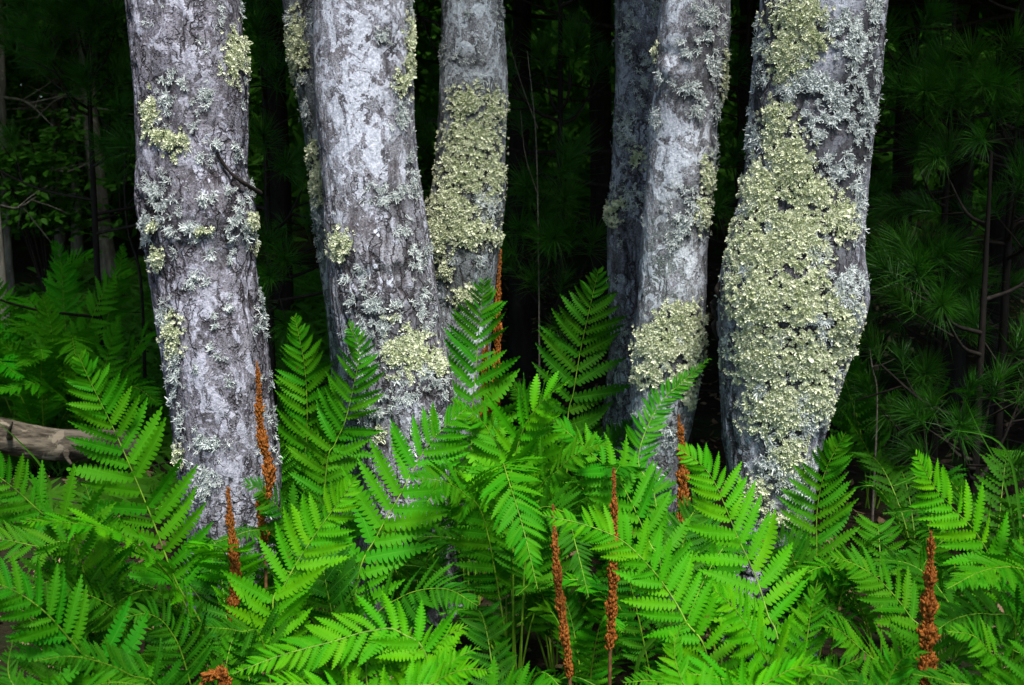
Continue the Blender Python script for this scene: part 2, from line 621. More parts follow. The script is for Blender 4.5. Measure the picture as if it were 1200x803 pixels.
        me = mesh_np('trunk', V - np.array(o), F, M['bark'], True, dict(crack=crack, fiss=fiss, pale=blobs(pale), dark=np.clip(blobs(dark), 0, 1), green=np.clip(blobs(green), 0, 1)))
        o = obj('trunk', me, parent)
        o.color = {1: (.76, .73, .77, 1), 2: (.8, .84, .82, 1), 3: (.98, .98, 1, 1), 4: (.85, .9, .88, 1), 5: (.9, .9, .95, 1), 6: (.98, 1, 1, 1), 7: (.95, .97, 1, 1)}[s.seed]
        return o


# lichen flake templates ------------------------------------------------------------
def flake_leafy(r, nl, seed):
    """ruffled rosette of rounded lobes, unit size, lying on z=0 with raised curled edges"""
    g = np.random.default_rng(seed)
    V, F = [], []
    for k in range(nl):
        a = 2 * math.pi * (k + g.uniform(-.3, .3)) / nl
        L = g.uniform(0.6, 1.1)
        w = g.uniform(0.13, 0.23)
        up = g.uniform(0.2, 1.15)
        prof = [(0.0, 0.10), (0.4, 0.75), (0.8, 1.15), (1.0, 0.75)]
        b0 = len(V)
        for (t, ww) in prof:
            for sd in (-1, 0, 1):
                x = L * t * (1 - 0.12 * abs(sd)) + g.uniform(-.05, .05)
                y = sd * w * ww + g.uniform(-.06, .06)
                z = 0.08 + up * t ** 1.6 * 0.65 + (0.16 if sd else 0) * t + g.uniform(-.06, .06)
                V.append((x * math.cos(a) - y * math.sin(a), x * math.sin(a) + y * math.cos(a), z))
        for i in range(3):
            for j in range(2):
                p = b0 + i * 3 + j
                F.append((p, p + 1, p + 4, p + 3))
    return np.array(V), np.array(F)


def flake_curl(nl, seed):
    """narrow curled branching lobes (tube lichen)"""
    g = np.random.default_rng(seed)
    V, F = [], []
    for k in range(nl):
        a = 2 * math.pi * (k + g.uniform(-.4, .4)) / nl
        cur = g.uniform(-2.2, 2.2)
        p = np.array([0.0, 0.0, 0.05])
        w = g.uniform(0.06, 0.10)
        b0 = len(V)
        ns = 5
        h = 0.0
        for i in range(ns):
            t = i / (ns - 1)
            d = np.array([math.cos(a), math.sin(a), 0])
            sd = np.array([-math.sin(a), math.cos(a), 0])
            ww = w * (0.7 + 0.8 * t) if i < ns - 1 else w * 0.7
            z = 0.06 + 0.6 * t * g.uniform(0.3, 1.0)
            for q, zz in ((-1, 0), (0, 0.09), (1, 0)):
                v = p + sd * ww * q
                V.append((v[0], v[1], z + zz))
            p = p + d * g.uniform(0.22, 0.40)
            a += cur * 0.3
        for i in range(ns - 1):
            for j in range(2):
                q = b0 + i * 3 + j
                F.append((q, q + 1, q + 4, q + 3))
    return np.array(V), np.array(F)


LEAFY = [flake_leafy(1, n, 100 + n + i) for i, n in enumerate((5, 6, 5, 7, 6, 4, 8, 5))]
CURL = [flake_curl(n, 200 + n + i) for i, n in enumerate((4, 5, 5, 4, 6, 5))]


def lichen(tr, parent, regions, kind, size, dens, name, thr=-0.15, nscale=45.0):
    """regions: ellipses (px, py, rx, ry) on the trunk as seen; one mesh"""
    P, N, S = [], [], []
    for (px, py, rx, ry) in regions:
        cnt = max(1, int(dens * rx * ry * math.pi / 100))
        u = rng.normal(0, 0.52, (cnt, 2))
        e = np.hypot(u[:, 0], u[:, 1])
        p, n = tr.surf_n(px + u[:, 0] * rx, py + u[:, 1] * ry)
        k = vnoise(p * nscale, tr.seed) * 0.6 + vnoise(p * nscale * 2.7, tr.seed + 3) * 0.4
        ok = (e < 1.2) & (k >= thr + 0.55 * np.maximum(0, e - 0.3))
        hgt = rng.uniform(0, 1, cnt) * (0.009 * np.maximum(0.15, 1 - 0.8 * e) if kind == 'y' else 0.0028)
        P.append((p + n * (0.001 + hgt)[:, None])[ok])
        N.append(n[ok])
        S.append((size * np.exp(rng.normal(size=cnt) * 0.30) * (1.0 - 0.25 * np.minimum(1, e)))[ok])
    P, N, S = np.vstack(P), np.vstack(N), np.concatenate(S)
    if not len(P):
        return None
    Nj = N + rng.normal(size=N.shape) * (0.38 if kind == 'y' else 0.34)
    tm = LEAFY * 2 + CURL[:4] if kind == 'y' else CURL
    which = rng.integers(0, len(tm), len(P))
    mb = MB()
    for w, (tv, tf) in enumerate(tm):
        s = which == w
        if s.any():
            v, f = scatter(tv, tf, P[s], frames(Nj[s], rng.uniform(0, 6.28, s.sum()), S[s]))
            mb.add(v - np.array(parent.location), f)
    o = obj(name, mb.mesh(name, M['ylichen' if kind == 'y' else 'glichen'], True), parent)
    return o


def crown_mesh(name, m, n, rad, h, leaf, seed, shape='maple'):
    g = np.random.default_rng(seed)
    nc = 60
    c = g.normal(size=(nc, 3))
    c /= np.linalg.norm(c, axis=1)[:, None]
    c *= g.uniform(0.35, 1.0, (nc, 1)) ** 0.5
    if shape == 'maple':
        c = c * np.array([rad, rad, h / 2])
    else:
        zz = g.uniform(0, 1, nc)
        rr = rad * (1 - zz * 0.85) * g.uniform(0.2, 1, nc) ** 0.5
        aa = g.uniform(0, 6.28, nc)
        c = np.stack([rr * np.cos(aa), rr * np.sin(aa), zz * h - h / 2], 1)
    w = g.integers(0, nc, n)
    spread = rad * 0.27
    P = c[w] + g.normal(size=(n, 3)) * np.array([spread, spread, spread * 0.55])
    tv = np.array([(0, -0.42, 0), (1, 0, -0.12), (0.05, 0.42, 0), (0.35, 0, 0.12)], float)
    tf = np.array([(0, 1, 3), (3, 1, 2)])
    Nn = g.normal(size=(n, 3)) + np.array([0, 0, 1.0])
    v, f = scatter(tv, tf, P, frames(Nn, g.uniform(0, 6.28, n), leaf * g.uniform(0.6, 1.3, n)))
    return mesh_np(name, v, f, m, False)


MAPLE_CROWN = crown_mesh('crown', M['crown'], 5200, 1.5, 2.6, 0.15, 3)
SHADE_CROWN = crown_mesh('crown', M['crown'], 1700, 1.5, 2.6, 0.15, 5)  # sparse crown for the added shading maples


def maple(label, tr, crown_off=(0, 0.8, 0), crown_sc=1.0, **kw):
    kw['dark'] = list(kw.get('dark', ())) + [(a, b_, c * 0.85, d * 0.85, 0.62 if tr.seed == 7 else 0.48) for (a, b_, c, d) in GREY[tr.seed - 1]] + [(*q[:2], q[2] * 0.85, q[3] * 0.85, 0.75) for q, _ in YELLOW[tr.seed - 1]]  # under lichen: dark bark, plus painted shade for gaps between the lobes
    base = (float(tr.cr(tr.gz)[0]), tr.Y, tr.gz)
    t = thing('maple_tree', label, 'tree', base, 'lichen covered maple trunks')
    tr.build(t, **kw)
    c = obj('crown', MAPLE_CROWN, t)
    p = tr.top + np.array(crown_off) - np.array(base)
    c.location = p
    c.scale = (crown_sc,) * 3
    c.rotation_euler = (0, 0, tr.seed)
    # two limbs into the crown
    for k in range(3):
        a = tr.seed + k * 2.1
        s = np.array([float(tr.cr(tr.top[2] - 0.5)[0]), tr.Y, tr.top[2] - 0.6 + 0.2 * k]) - np.array(base)
        e = p + np.array([math.cos(a), math.sin(a) * 0.8, 0.1 + 0.2 * k])
        path, _ = spline([s, (s + e) / 2 + np.array([0, 0, 0.15]), e], 10)
        v, f = tube(path, np.linspace(0.05, 0.012, 10), 8)
        obj('limb', mesh_np('limb', v, f, M['grey_bark']), t)
    return t


T1 = Trunk(2.90, [(0, 147, 281), (60, 154, 288), (100, 159, 292), (150, 161, 291), (200, 161, 290), (225, 160, 296), (255, 163, 300), (280, 169, 298), (310, 175, 299), (350, 180, 305), (400, 188, 313), (480, 200, 320), (550, 210, 326), (630, 222, 330)], 1)
T2 = Trunk(3.28, [(0, 330, 425), (60, 338, 430), (100, 345, 436), (200, 361, 447), (300, 374, 456), (390, 384, 466), (480, 392, 478)], 2)
T3 = Trunk(3.00, [(0, 366, 482), (50, 368, 484), (100, 370, 486), (150, 373, 488), (200, 377, 491), (250, 380, 498), (300, 383, 506), (350, 387, 513), (400, 396, 520), (440, 405, 529), (470, 414, 534), (500, 420, 531), (560, 424, 528)], 3)
T4 = Trunk(3.36, [(0, 518, 588), (50, 517, 592), (100, 515, 595), (150, 513, 595), (200, 509, 594), (240, 501, 593), (280, 498, 588), (320, 503, 583), (360, 508, 578), (430, 508, 576)], 4)
T5 = Trunk(3.62, [(0, 720, 790), (100, 719, 790), (200, 715, 786), (250, 711, 782), (300, 712, 780), (360, 712, 778), (430, 710, 778)], 5)
T6 = Trunk(3.05, [(0, 772, 855), (50, 769, 855), (100, 765, 849), (150, 761, 843), (200, 758, 840), (250, 754, 835), (300, 750, 830), (370, 744, 828), (420, 739, 826), (460, 738, 820), (520, 744, 806), (580, 747, 794), (640, 747, 792)], 6)
T7 = Trunk(2.82, [(0, 890, 1040), (50, 886, 1036), (100, 882, 1031), (150, 878, 1024), (200, 873, 1017), (250, 863, 1012), (300, 852, 1011), (320, 847, 1016), (345, 843, 1019), (372, 842, 1014), (400, 844, 1002), (450, 846, 986), (500, 848, 968), (550, 852, 957), (610, 856, 948)], 7)

# patches of yellow-green lichen, as seen ((px, py, rx, ry), density)
YELLOW = [
    [((274, 66, 18, 40), 1.0), ((204, 167, 15, 21), 1), ((177, 138, 11, 34), 1), ((186, 160, 10, 12), 1), ((203, 394, 16, 30), 1), ((236, 270, 13, 6), 1), ((291, 262, 9, 16), 1), ((186, 305, 9, 18), 1), ((210, 535, 7, 26), .8), ((296, 290, 6, 14), 1), ((183, 265, 9, 10), .8)],
    [((347, 58, 15, 50), 1), ((375, 213, 16, 33), 1), ((366, 178, 8, 18), .8)],
    [((400, 287, 19, 26), 1), ((476, 412, 32, 34), 1), ((479, 55, 8, 60), 1), ((470, 96, 12, 16), .8), ((505, 425, 18, 22), .8), ((447, 510, 10, 12), 1), ((458, 372, 10, 6), 1)],
    [((548, 122, 26, 26), 1.2), ((578, 128, 17, 26), 1.2), ((553, 165, 40, 34), 1.2), ((545, 205, 42, 34), 1.2), ((578, 205, 16, 44), 1), ((530, 245, 36, 34), 1.2), ((548, 272, 36, 24), 1.2), ((575, 280, 16, 12), 1.1), ((515, 275, 18, 45), 1), ((545, 348, 22, 16), 1), ((525, 318, 14, 14), .8)],
    [((715, 252, 16, 18), .9), ((746, 184, 12, 17), .6), ((725, 240, 12, 10), .6)],
    [((766, 56, 8, 18), 1), ((829, 205, 10, 30), .9), ((824, 250, 12, 24), .8), ((800, 375, 32, 28), 1.3), ((772, 405, 36, 34), 1.3), ((808, 405, 22, 34), 1.2), ((758, 440, 22, 16), 1.1), ((800, 440, 22, 22), .9), ((806, 468, 10, 14), .8), ((848, 90, 6, 40), .7)],
    [((938, 20, 38, 26), 1.2), ((922, 62, 30, 36), 1.1), ((950, 48, 22, 22), .9), ((912, 140, 22, 30), 1), ((925, 190, 34, 46), 1.1), ((895, 225, 28, 44), 1.1), ((950, 225, 28, 30), 1), ((985, 255, 24, 32), 1), ((884, 290, 40, 40), 1.1), ((935, 280, 44, 40), 1.1), ((890, 350, 44, 52), 1.1), ((940, 350, 44, 48), 1.1), ((985, 385, 24, 44), .9), ((893, 420, 48, 44), 1.2), ((948, 425, 40, 44), 1.1), ((912, 478, 46, 40), 1.1), ((958, 470, 22, 34), .8), ((925, 530, 26, 36), .7), ((888, 580, 20, 24), .9), ((915, 610, 26, 10), .7)],
]
# patches of blue-grey curled lichen, as seen (px, py, rx, ry)
GREY = [
    [(205, 95, 26, 18), (240, 115, 16, 18), (185, 225, 26, 30), (195, 255, 30, 18), (172, 270, 12, 30), (215, 270, 25, 14), (285, 225, 16, 24), (288, 270, 14, 34), (282, 12, 8, 30), (255, 20, 8, 20), (230, 330, 24, 16), (190, 370, 12, 20), (305, 370, 12, 60), (205, 440, 14, 50), (212, 500, 12, 40), (318, 480, 12, 80), (250, 520, 40, 14), (240, 560, 20, 30), (272, 250, 14, 30), (195, 120, 12, 26), (280, 180, 14, 16)],
    [(338, 20, 12, 20), (368, 260, 10, 60), (360, 130, 8, 40)],
    [(455, 228, 32, 20), (485, 215, 12, 30), (470, 270, 22, 16), (488, 300, 18, 30), (500, 340, 15, 30), (495, 375, 20, 24), (440, 358, 42, 18), (430, 385, 38, 16), (478, 20, 8, 30), (468, 130, 16, 40), (480, 180, 9, 30), (450, 45, 14, 16), (430, 415, 24, 24), (470, 465, 34, 18), (510, 450, 18, 24), (440, 480, 24, 24), (505, 490, 20, 20)],
    [(585, 20, 6, 30), (545, 70, 24, 10), (520, 60, 6, 30), (575, 240, 14, 40)],
    [(735, 40, 20, 40), (735, 150, 22, 40), (755, 90, 16, 40), (740, 230, 20, 30)],
    [(828, 30, 26, 40), (838, 75, 16, 30), (805, 55, 20, 14), (800, 105, 30, 12), (815, 130, 20, 16), (806, 245, 30, 36), (800, 262, 26, 26), (775, 90, 10, 20), (840, 130, 8, 40), (770, 140, 8, 26), (760, 480, 14, 30), (785, 510, 18, 30), (835, 180, 8, 30)],
    [(1005, 60, 30, 60), (1015, 140, 18, 70), (985, 120, 32, 40), (950, 100, 26, 26), (930, 105, 24, 18), (960, 150, 20, 26), (985, 200, 30, 24), (1005, 240, 12, 60), (990, 340, 24, 40), (1000, 360, 14, 50), (965, 380, 24, 26), (895, 60, 12, 70), (885, 160, 10, 60), (945, 480, 30, 40), (930, 560, 30, 40), (900, 540, 20, 30), (1025, 20, 12, 30), (960, 300, 22, 18)],
]
t1 = maple('leftmost maple trunk, purple-grey fissured bark with scattered lichen tufts, rusty spikes at its foot', T1, (1.0, 1.1, 0.3),
           pale=[(225, 100, 60, 60, .35), (250, 330, 60, 60, .35), (225, 10, 26, 14, 1), (232, 82, 14, 22, .9), (262, 180, 16, 16, .8), (240, 360, 25, 20, .6), (230, 440, 25, 30, .7), (255, 510, 45, 60, .6), (265, 590, 50, 50, .95), (285, 575, 25, 45, .8), (222, 365, 14, 14, .8)],
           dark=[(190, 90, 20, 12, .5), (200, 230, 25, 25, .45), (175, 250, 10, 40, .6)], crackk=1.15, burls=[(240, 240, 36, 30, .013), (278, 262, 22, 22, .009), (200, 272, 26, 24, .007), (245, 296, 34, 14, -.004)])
t2 = maple('narrow maple trunk mostly hidden behind the left edge of the pale blotched second trunk', T2, (-.3, 1.2, 0.4),
           green=[(350, 150, 40, 120, .8), (380, 350, 40, 120, .9)], crackk=0.8)
t3 = maple('maple trunk with smooth pale blotches above and a flared base carrying a yellow-green rosette', T3, (0.1, 1.2, 0.2),
           pale=[(425, 40, 60, 60, .55), (450, 20, 20, 25, .6), (420, 100, 45, 45, .5), (430, 140, 45, 40, .55), (400, 160, 20, 30, .4), (430, 200, 30, 20, .4), (432, 235, 8, 18, .9), (470, 480, 30, 22, .5)],
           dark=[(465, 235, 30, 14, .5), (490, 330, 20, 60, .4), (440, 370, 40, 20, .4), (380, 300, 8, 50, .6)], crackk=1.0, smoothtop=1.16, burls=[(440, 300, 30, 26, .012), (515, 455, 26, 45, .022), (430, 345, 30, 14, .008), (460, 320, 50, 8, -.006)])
t4 = maple('slim maple trunk in the middle, wrapped in a yellow-green lichen sleeve below a pale top', T4, (0.3, 1.0, 0.5), 0.72,
           pale=[(550, 30, 50, 60, .75), (565, 90, 20, 10, .7), (525, 120, 10, 60, .4)], dark=[(560, 75, 20, 12, .4), (535, 320, 30, 30, .4)], green=[(550, 250, 60, 120, .5)], crackk=0.6, smoothtop=1.25)
t5 = maple('shaded maple trunk half hidden behind the left edge of the lichen-skirted trunk', T5, (0.2, 0.9, 0.5), 0.72,
           pale=[(735, 110, 30, 70, .55), (735, 200, 25, 50, .6)], dark=[(745, 300, 40, 40, .6)], crackk=0.7)
t6 = maple('mottled grey maple trunk with a slanting yellow-green lichen skirt near its foot', T6, (0, 1.1, 0.3),
           pale=[(795, 50, 22, 26, .8), (785, 140, 35, 40, .6), (790, 190, 40, 40, .7), (800, 320, 50, 50, .6), (775, 500, 25, 30, .7), (800, 300, 10, 10, .8), (775, 470, 20, 20, .5)],
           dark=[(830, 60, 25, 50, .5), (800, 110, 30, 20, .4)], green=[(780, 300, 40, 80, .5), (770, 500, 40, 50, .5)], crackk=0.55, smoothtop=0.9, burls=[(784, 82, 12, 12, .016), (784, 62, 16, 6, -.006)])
t7 = maple('thickest maple trunk, bulging, covered in yellow-green lichen with grey curls on its right side', T7, (0.2, 1.1, 0.3), 1.1,
           pale=[(965, 120, 30, 70, .85), (990, 80, 35, 60, .7), (975, 180, 25, 30, .5), (985, 305, 12, 18, .9), (925, 550, 40, 40, .8), (945, 500, 20, 40, .6)],
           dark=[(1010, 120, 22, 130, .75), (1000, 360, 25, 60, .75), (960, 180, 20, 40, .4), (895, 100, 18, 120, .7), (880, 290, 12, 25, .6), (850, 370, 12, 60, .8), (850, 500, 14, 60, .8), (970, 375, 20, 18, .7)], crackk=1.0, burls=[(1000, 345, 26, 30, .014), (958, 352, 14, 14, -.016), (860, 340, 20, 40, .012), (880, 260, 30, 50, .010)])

for (lab, x, y, cx, cy, cz, sc, a) in (  # unseen maples added so their crowns shade the foreground corners
    ('unseen young maple added beyond the left side to shade the foreground corner', -2.5, 0.4, 1.6, -1.15, 4.2, 0.72, 0.3),
    ('unseen young maple added beyond the right side to shade the foreground corner', 2.9, 0.5, -0.4, -1.15, 4.3, 0.72, 1.9),
):
    t = thing('maple_tree', lab, 'tree', (x, y, float(ground_z(x, y))), 'lichen covered maple trunks')
    path, _ = spline([[0, 0, -.1], [0.02, -.1, 1.2], [cx * .5, cy * .5, 2.9], [cx, cy, cz]], 30)
    v, f = tube(path, np.linspace(0.07, 0.015, 30), 14, 0.03)
    obj('trunk', mesh_np('trunk', v, f, M['grey_bark']), t)
    c = obj('crown', SHADE_CROWN, t, (cx, cy, cz))
    c.scale = (sc,) * 3
    c.rotation_euler = (0, 0, a)

for (tr, t, lst) in zip((T1, T2, T3, T4, T5, T6, T7), (t1, t2, t3, t4, t5, t6, t7), YELLOW):
    for (reg, dn) in lst:
        o = lichen(tr, t, [reg], 'y', 0.0062, 84 * dn, 'lichen_patch', -0.12, 105.0)
        if o:
            tag(o, 'yellow-green leafy lichen patch')
for (tr, t, regs) in zip((T1, T2, T3, T4, T5, T6, T7), (t1, t2, t3, t4, t5, t6, t7), GREY):
    for k in range({1: 70, 2: 30, 3: 34, 4: 14, 5: 40, 6: 26, 7: 60}[tr.seed]):
        py = rng.uniform(210 if tr.seed == 3 else 0, 620)
        zz = at(600, py, tr.Y)[2]
        cc, r0 = tr.cr(zz)
        regs.append((600 + (cc + rng.uniform(-1, 1) * r0) / tr.Y * FPX, py, rng.uniform(4, 9), rng.uniform(5, 14)))
    o = lichen(tr, t, regs, 'g', 0.0074, 36 if tr.seed == 7 else 24, 'grey_lichen', 0.04, 85.0)
    tag(o, 'blue-grey curled lichen lobes', kind='stuff')

# snag on the left trunk, bark flake on the thick trunk
pts = [T1.surf(254, 178), T1.surf(262, 196), T1.surf(275, 212), T1.surf(292, 226)]
path, _ = spline([p + n * e for (p, n, _, _), e in zip(pts, (0.0, 0.008, 0.016, 0.022))], 14)
v, f = tube(path, np.linspace(0.003, 0.0062, 14) * (1 + 0.2 * rng.normal(size=14)), 8, 0.12)
obj('snag', mesh_np('snag', v - np.array(t1.location), f, M['pine_bark']), t1)
for (a, b, w) in (((845, 325), (852, 356), 0.006), ((842, 342), (848, 380), 0.008), ((848, 366), (845, 402), 0.006)):
    p, n, _, _ = T7.surf(*a)
    q, n2, _, _ = T7.surf(*b)
    path, _ = spline([p - n * 0.004, (p + q) / 2 + n * 0.012 + np.array([-0.006, 0, 0]), q + n * 0.002], 10)
    v, f = tube(path, w * np.sin(np.linspace(0.4, 2.9, 10)) * (1 + 0.2 * rng.normal(size=10)), 6, 0.15)
    obj('bark_flake', mesh_np('bark_flake', v - np.array(t7.location), f, M['pine_bark'], False), t7)


# ------------------------------------------------------------------ ferns
def pinna_template(n, droop, curve, seed):
    g = np.random.default_rng(seed)
    twist = g.normal() * 0.7
    xs_ = np.linspace(0.02, 1.0, n + 1)
    W = 0.122

    def w(x):
        return W * (1.0 - 0.38 * (1 - x) ** 4) * max(0.0, 1 - max(0, (x - 0.42) / 0.58) ** 1.7) + 0.004
    V, F4, F3 = [], [], []

    def P(x, y, z):
        zz = z - droop * x * x + y * twist * x
        V.append((x * (1 - 0.12 * droop * x), y + curve * x * x, zz))
        return len(V) - 1
    mid = [P(x, 0, 0) for x in xs_]
    for sd in (-1, 1):
        nt = [P(x, sd * w(x) * 0.25, 0.012 * 0.4) for x in xs_]
        for i in range(n):
            x0, x1 = xs_[i], xs_[i + 1]
            d = x1 - x0
            ww = w((x0 + x1) / 2) * g.uniform(0.92, 1.08)
            lean = 0.16 * ww
            zt = 0.016 + g.uniform(-.012, .012)
            a = P(x0 + 0.10 * d + lean * 0.4, sd * ww * 0.62, zt * 0.8)
            b = P(x0 + 0.24 * d + lean, sd * ww * 0.95, zt)
            c = P(x0 + 0.62 * d + lean, sd * ww * 1.0, zt)
            e = P(x0 + 0.84 * d + lean * 0.5, sd * ww * 0.66, zt * 0.8)
            q = (mid[i], mid[i + 1], nt[i + 1], nt[i])
            l1 = (nt[i], nt[i + 1], e, a)
            l2 = (a, e, c, b)
            for f in (q, l1, l2):
                F4.append(f if sd > 0 else f[::-1])
    return np.array(V), np.array(F4)


PV = {+1: [], -1: []}
PT = {+1: [], -1: []}
PH = {+1: [], -1: []}
for sgn in (1, -1):
    for k, (dr, cu) in enumerate(((0.0, 0.05), (0.08, 0.08), (0.16, 0.03), (0.26, 0.10), (0.05, 0.14), (0.40, 0.06), (-0.07, 0.06), (0.12, -0.08), (0.22, 0.2), (0.1, 0.0))):
        v, f = pinna_template(13, dr, sgn * cu, 11 + k + (50 if sgn < 0 else 0))
        PH[sgn].append((v, f))
        PV[sgn].append(mesh_np('pinna', v, f, M['fern'], True))
        PT[sgn].append(pinna_template(8, dr, sgn * cu, 31 + k))
NPINNA = 0


def frond_frames(path, N0, roll=0.0):
    T = np.gradient(path, axis=0)
    T /= np.linalg.norm(T, axis=1)[:, None]
    N0 = np.asarray(N0, float)
    N = N0[None] - (T @ N0)[:, None] * T
    N /= np.linalg.norm(N, axis=1)[:, None] + 1e-9
    if roll:
        S = np.cross(T, N)
        N = N * math.cos(roll) + S * math.sin(roll)
    return T, N, np.cross(T, N)


def plen(t):
    """pinna length along the leafy part, 0 = lowest, 1 = tip"""
    return np.where(t < 0.3, 0.72 + 0.28 * np.sin(t / 0.3 * math.pi / 2), 1 - 0.93 * (np.maximum(t - 0.3, 0) / 0.7) ** 1.75)


def frond(plant, pts, w, N0, t0=0.28, tone=(0.045, 0.26, 0.01), roll=0.0, joined=False, gap=0.0, droop=1, wilt=0.0, label=None):
    """pts world points from the ground to the tip; w = longest pinna (m)"""
    global NPINNA
    base = np.array(plant.location)
    jt = rng.normal(size=2)
    tone = (tone[0] * (1 + 0.22 * jt[0]), tone[1] * (1 + 0.10 * jt[1]), tone[2])
    path, L = spline([np.asarray(p, float) for p in pts], 70)
    T, N, S = frond_frames(path, N0, roll)
    loc = path - base
    rv, rf = tube(loc, np.linspace(0.0032, 0.0007, 70) * (0.75 + 0.25 * min(1, L)), 6)
    fr = obj('frond', None if False else mesh_np('frond', rv, rf, M['rachis']), plant)
    fr.color = (*tone, 1)
    if label:
        fr['label'] = label
    stuff = False
    if not joined and plant.get('_n', 0) > 270:
        joined = stuff = True
    # pinna stations: spacing follows their width
    s = t0 * L
    st = []
    while s < L * 0.992:
        t = (s / L - t0) / (1 - t0)
        st.append(t)
        s += max(0.0075, 0.245 * w * float(plen(np.array(t))))
    mb = MB()
    for k, t in enumerate(st):
        u = (t0 + t * (1 - t0)) * 69
        for side in (1, -1):
            uu = min(69, max(0, u + side * 0.25 + rng.normal() * 0.18))
            i = int(min(68, uu))
            a = uu - i
            p = loc[i] * (1 - a) + loc[i + 1] * a
            if rng.random() < 0.015:
                continue
            ln = w * float(plen(np.array(t))) * rng.uniform(0.88, 1.08) * (rng.uniform(0.45, 0.8) if rng.random() < 0.03 else 1)
            ang = R(66 - 20 * t + rng.normal() * 4.0)
            nn = N[i] + S[i] * side * rng.uniform(-.22, .12) + T[i] * rng.normal() * 0.16
            Xv = math.cos(ang) * T[i] + math.sin(ang) * S[i] * side + N[i] * (rng.normal() * 0.09 + 0.03 - wilt * rng.uniform(0.4, 1.0))
            Xv /= np.linalg.norm(Xv)
            Zv = nn - (nn @ Xv) * Xv
            Zv /= np.linalg.norm(Zv)
            Yv = np.cross(Zv, Xv)
            wid = rng.uniform(0.9, 1.1) * (1.0 if t < 0.8 else 1.0 + (t - 0.8) * 1.6)
            vi = int(rng.choice(10, p=[.14, .17, .14, .09, .11, .05, .08, .06, .06, .10]) if droop == 1 else rng.choice([2, 3, 5, 3, 1]))
            Mx = np.stack([Xv * ln, Yv * ln * wid, Zv * ln], 1)
            if joined:
                tv, tf = (PH if stuff else PT)[side][vi]
                mb.add(tv @ Mx.T + p, tf)
            else:
                o = bpy.data.objects.new('pinna', PV[side][vi])
                col.objects.link(o)
                o.parent = fr
                m4 = Matrix(((Mx[0, 0], Mx[0, 1], Mx[0, 2], p[0]), (Mx[1, 0], Mx[1, 1], Mx[1, 2], p[1]), (Mx[2, 0], Mx[2, 1], Mx[2, 2], p[2]), (0, 0, 0, 1)))
                o.matrix_basis = m4
                o.color = (*tone, 1)
                NPINNA += 1
    if joined and mb.v:
        o = obj('leaf_blade', mb.mesh('leaf_blade', M['fern_far']), fr)
        o.color = (*tone, 1)
        o['kind'] = 'stuff'
    if not joined:
        plant['_n'] = plant.get('_n', 0) + 2 * len(st)
    return fr


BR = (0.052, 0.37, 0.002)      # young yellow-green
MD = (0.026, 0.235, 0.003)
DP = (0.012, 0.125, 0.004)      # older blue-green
UPF = (0.15, -0.65, 0.75)      # facing up and towards the clearing
FACE = (0.1, -0.9, 0.42)
TOP = (0.0, -0.35, 0.94)


def fern(label, px, d, fronds, fill=0, fl=0.75, joined=False, seed=0, tone=MD, group='ferns around the maple trunks', spread=1.0, azim=None):
    x = (px - 600) / FPX * d / CP * 1.0
    b = np.array([x, d, float(ground_z(x, d)) - 0.01])
    p = thing('fern', label, 'fern', tuple(b), group)
    g = np.random.default_rng(900 + seed)
    for fd in fronds:
        pts = [b + np.array([g.normal() * 0.02, g.normal() * 0.02, 0])]
        for q in fd['p']:
            pts.append(at(*q))
        dm = fd['p'][len(fd['p']) // 2][2]
        frond(p, pts, fd['w'] * dm / FPX, fd.get('N', UPF), fd.get('t0', 0.3), fd.get('tone', tone), fd.get('roll', 0), joined, droop=fd.get('droop', 1), wilt=fd.get('wilt', 0))
    a0 = g.uniform(0, 6.28)
    for k in range(fill):
        a = a0 + k * 2.399 + g.normal() * 0.3 if azim is None else g.uniform(*azim)
        L = fl * g.uniform(0.75, 1.1)
        out = L * g.uniform(0.35, 0.7) * spread
        h = L * g.uniform(0.55, 0.85)
        dr = np.array([math.cos(a), math.sin(a), 0])
        pts = [b + dr * 0.015, b + dr * out * 0.22 + [0, 0, h * 0.5], b + dr * out * 0.62 + [0, 0, h * 0.92], b + dr * out * 1.15 + [0, 0, h * g.uniform(0.75, 1.0)]]
        N0 = np.array([0, 0, 1.0]) - dr * 0.25 + np.array([g.normal() * .15, g.normal() * .15, 0])
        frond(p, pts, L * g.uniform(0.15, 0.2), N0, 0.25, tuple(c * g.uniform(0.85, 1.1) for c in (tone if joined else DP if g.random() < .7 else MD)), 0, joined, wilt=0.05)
    return p


def F(*p, **k):
    return dict(p=list(p), **k)


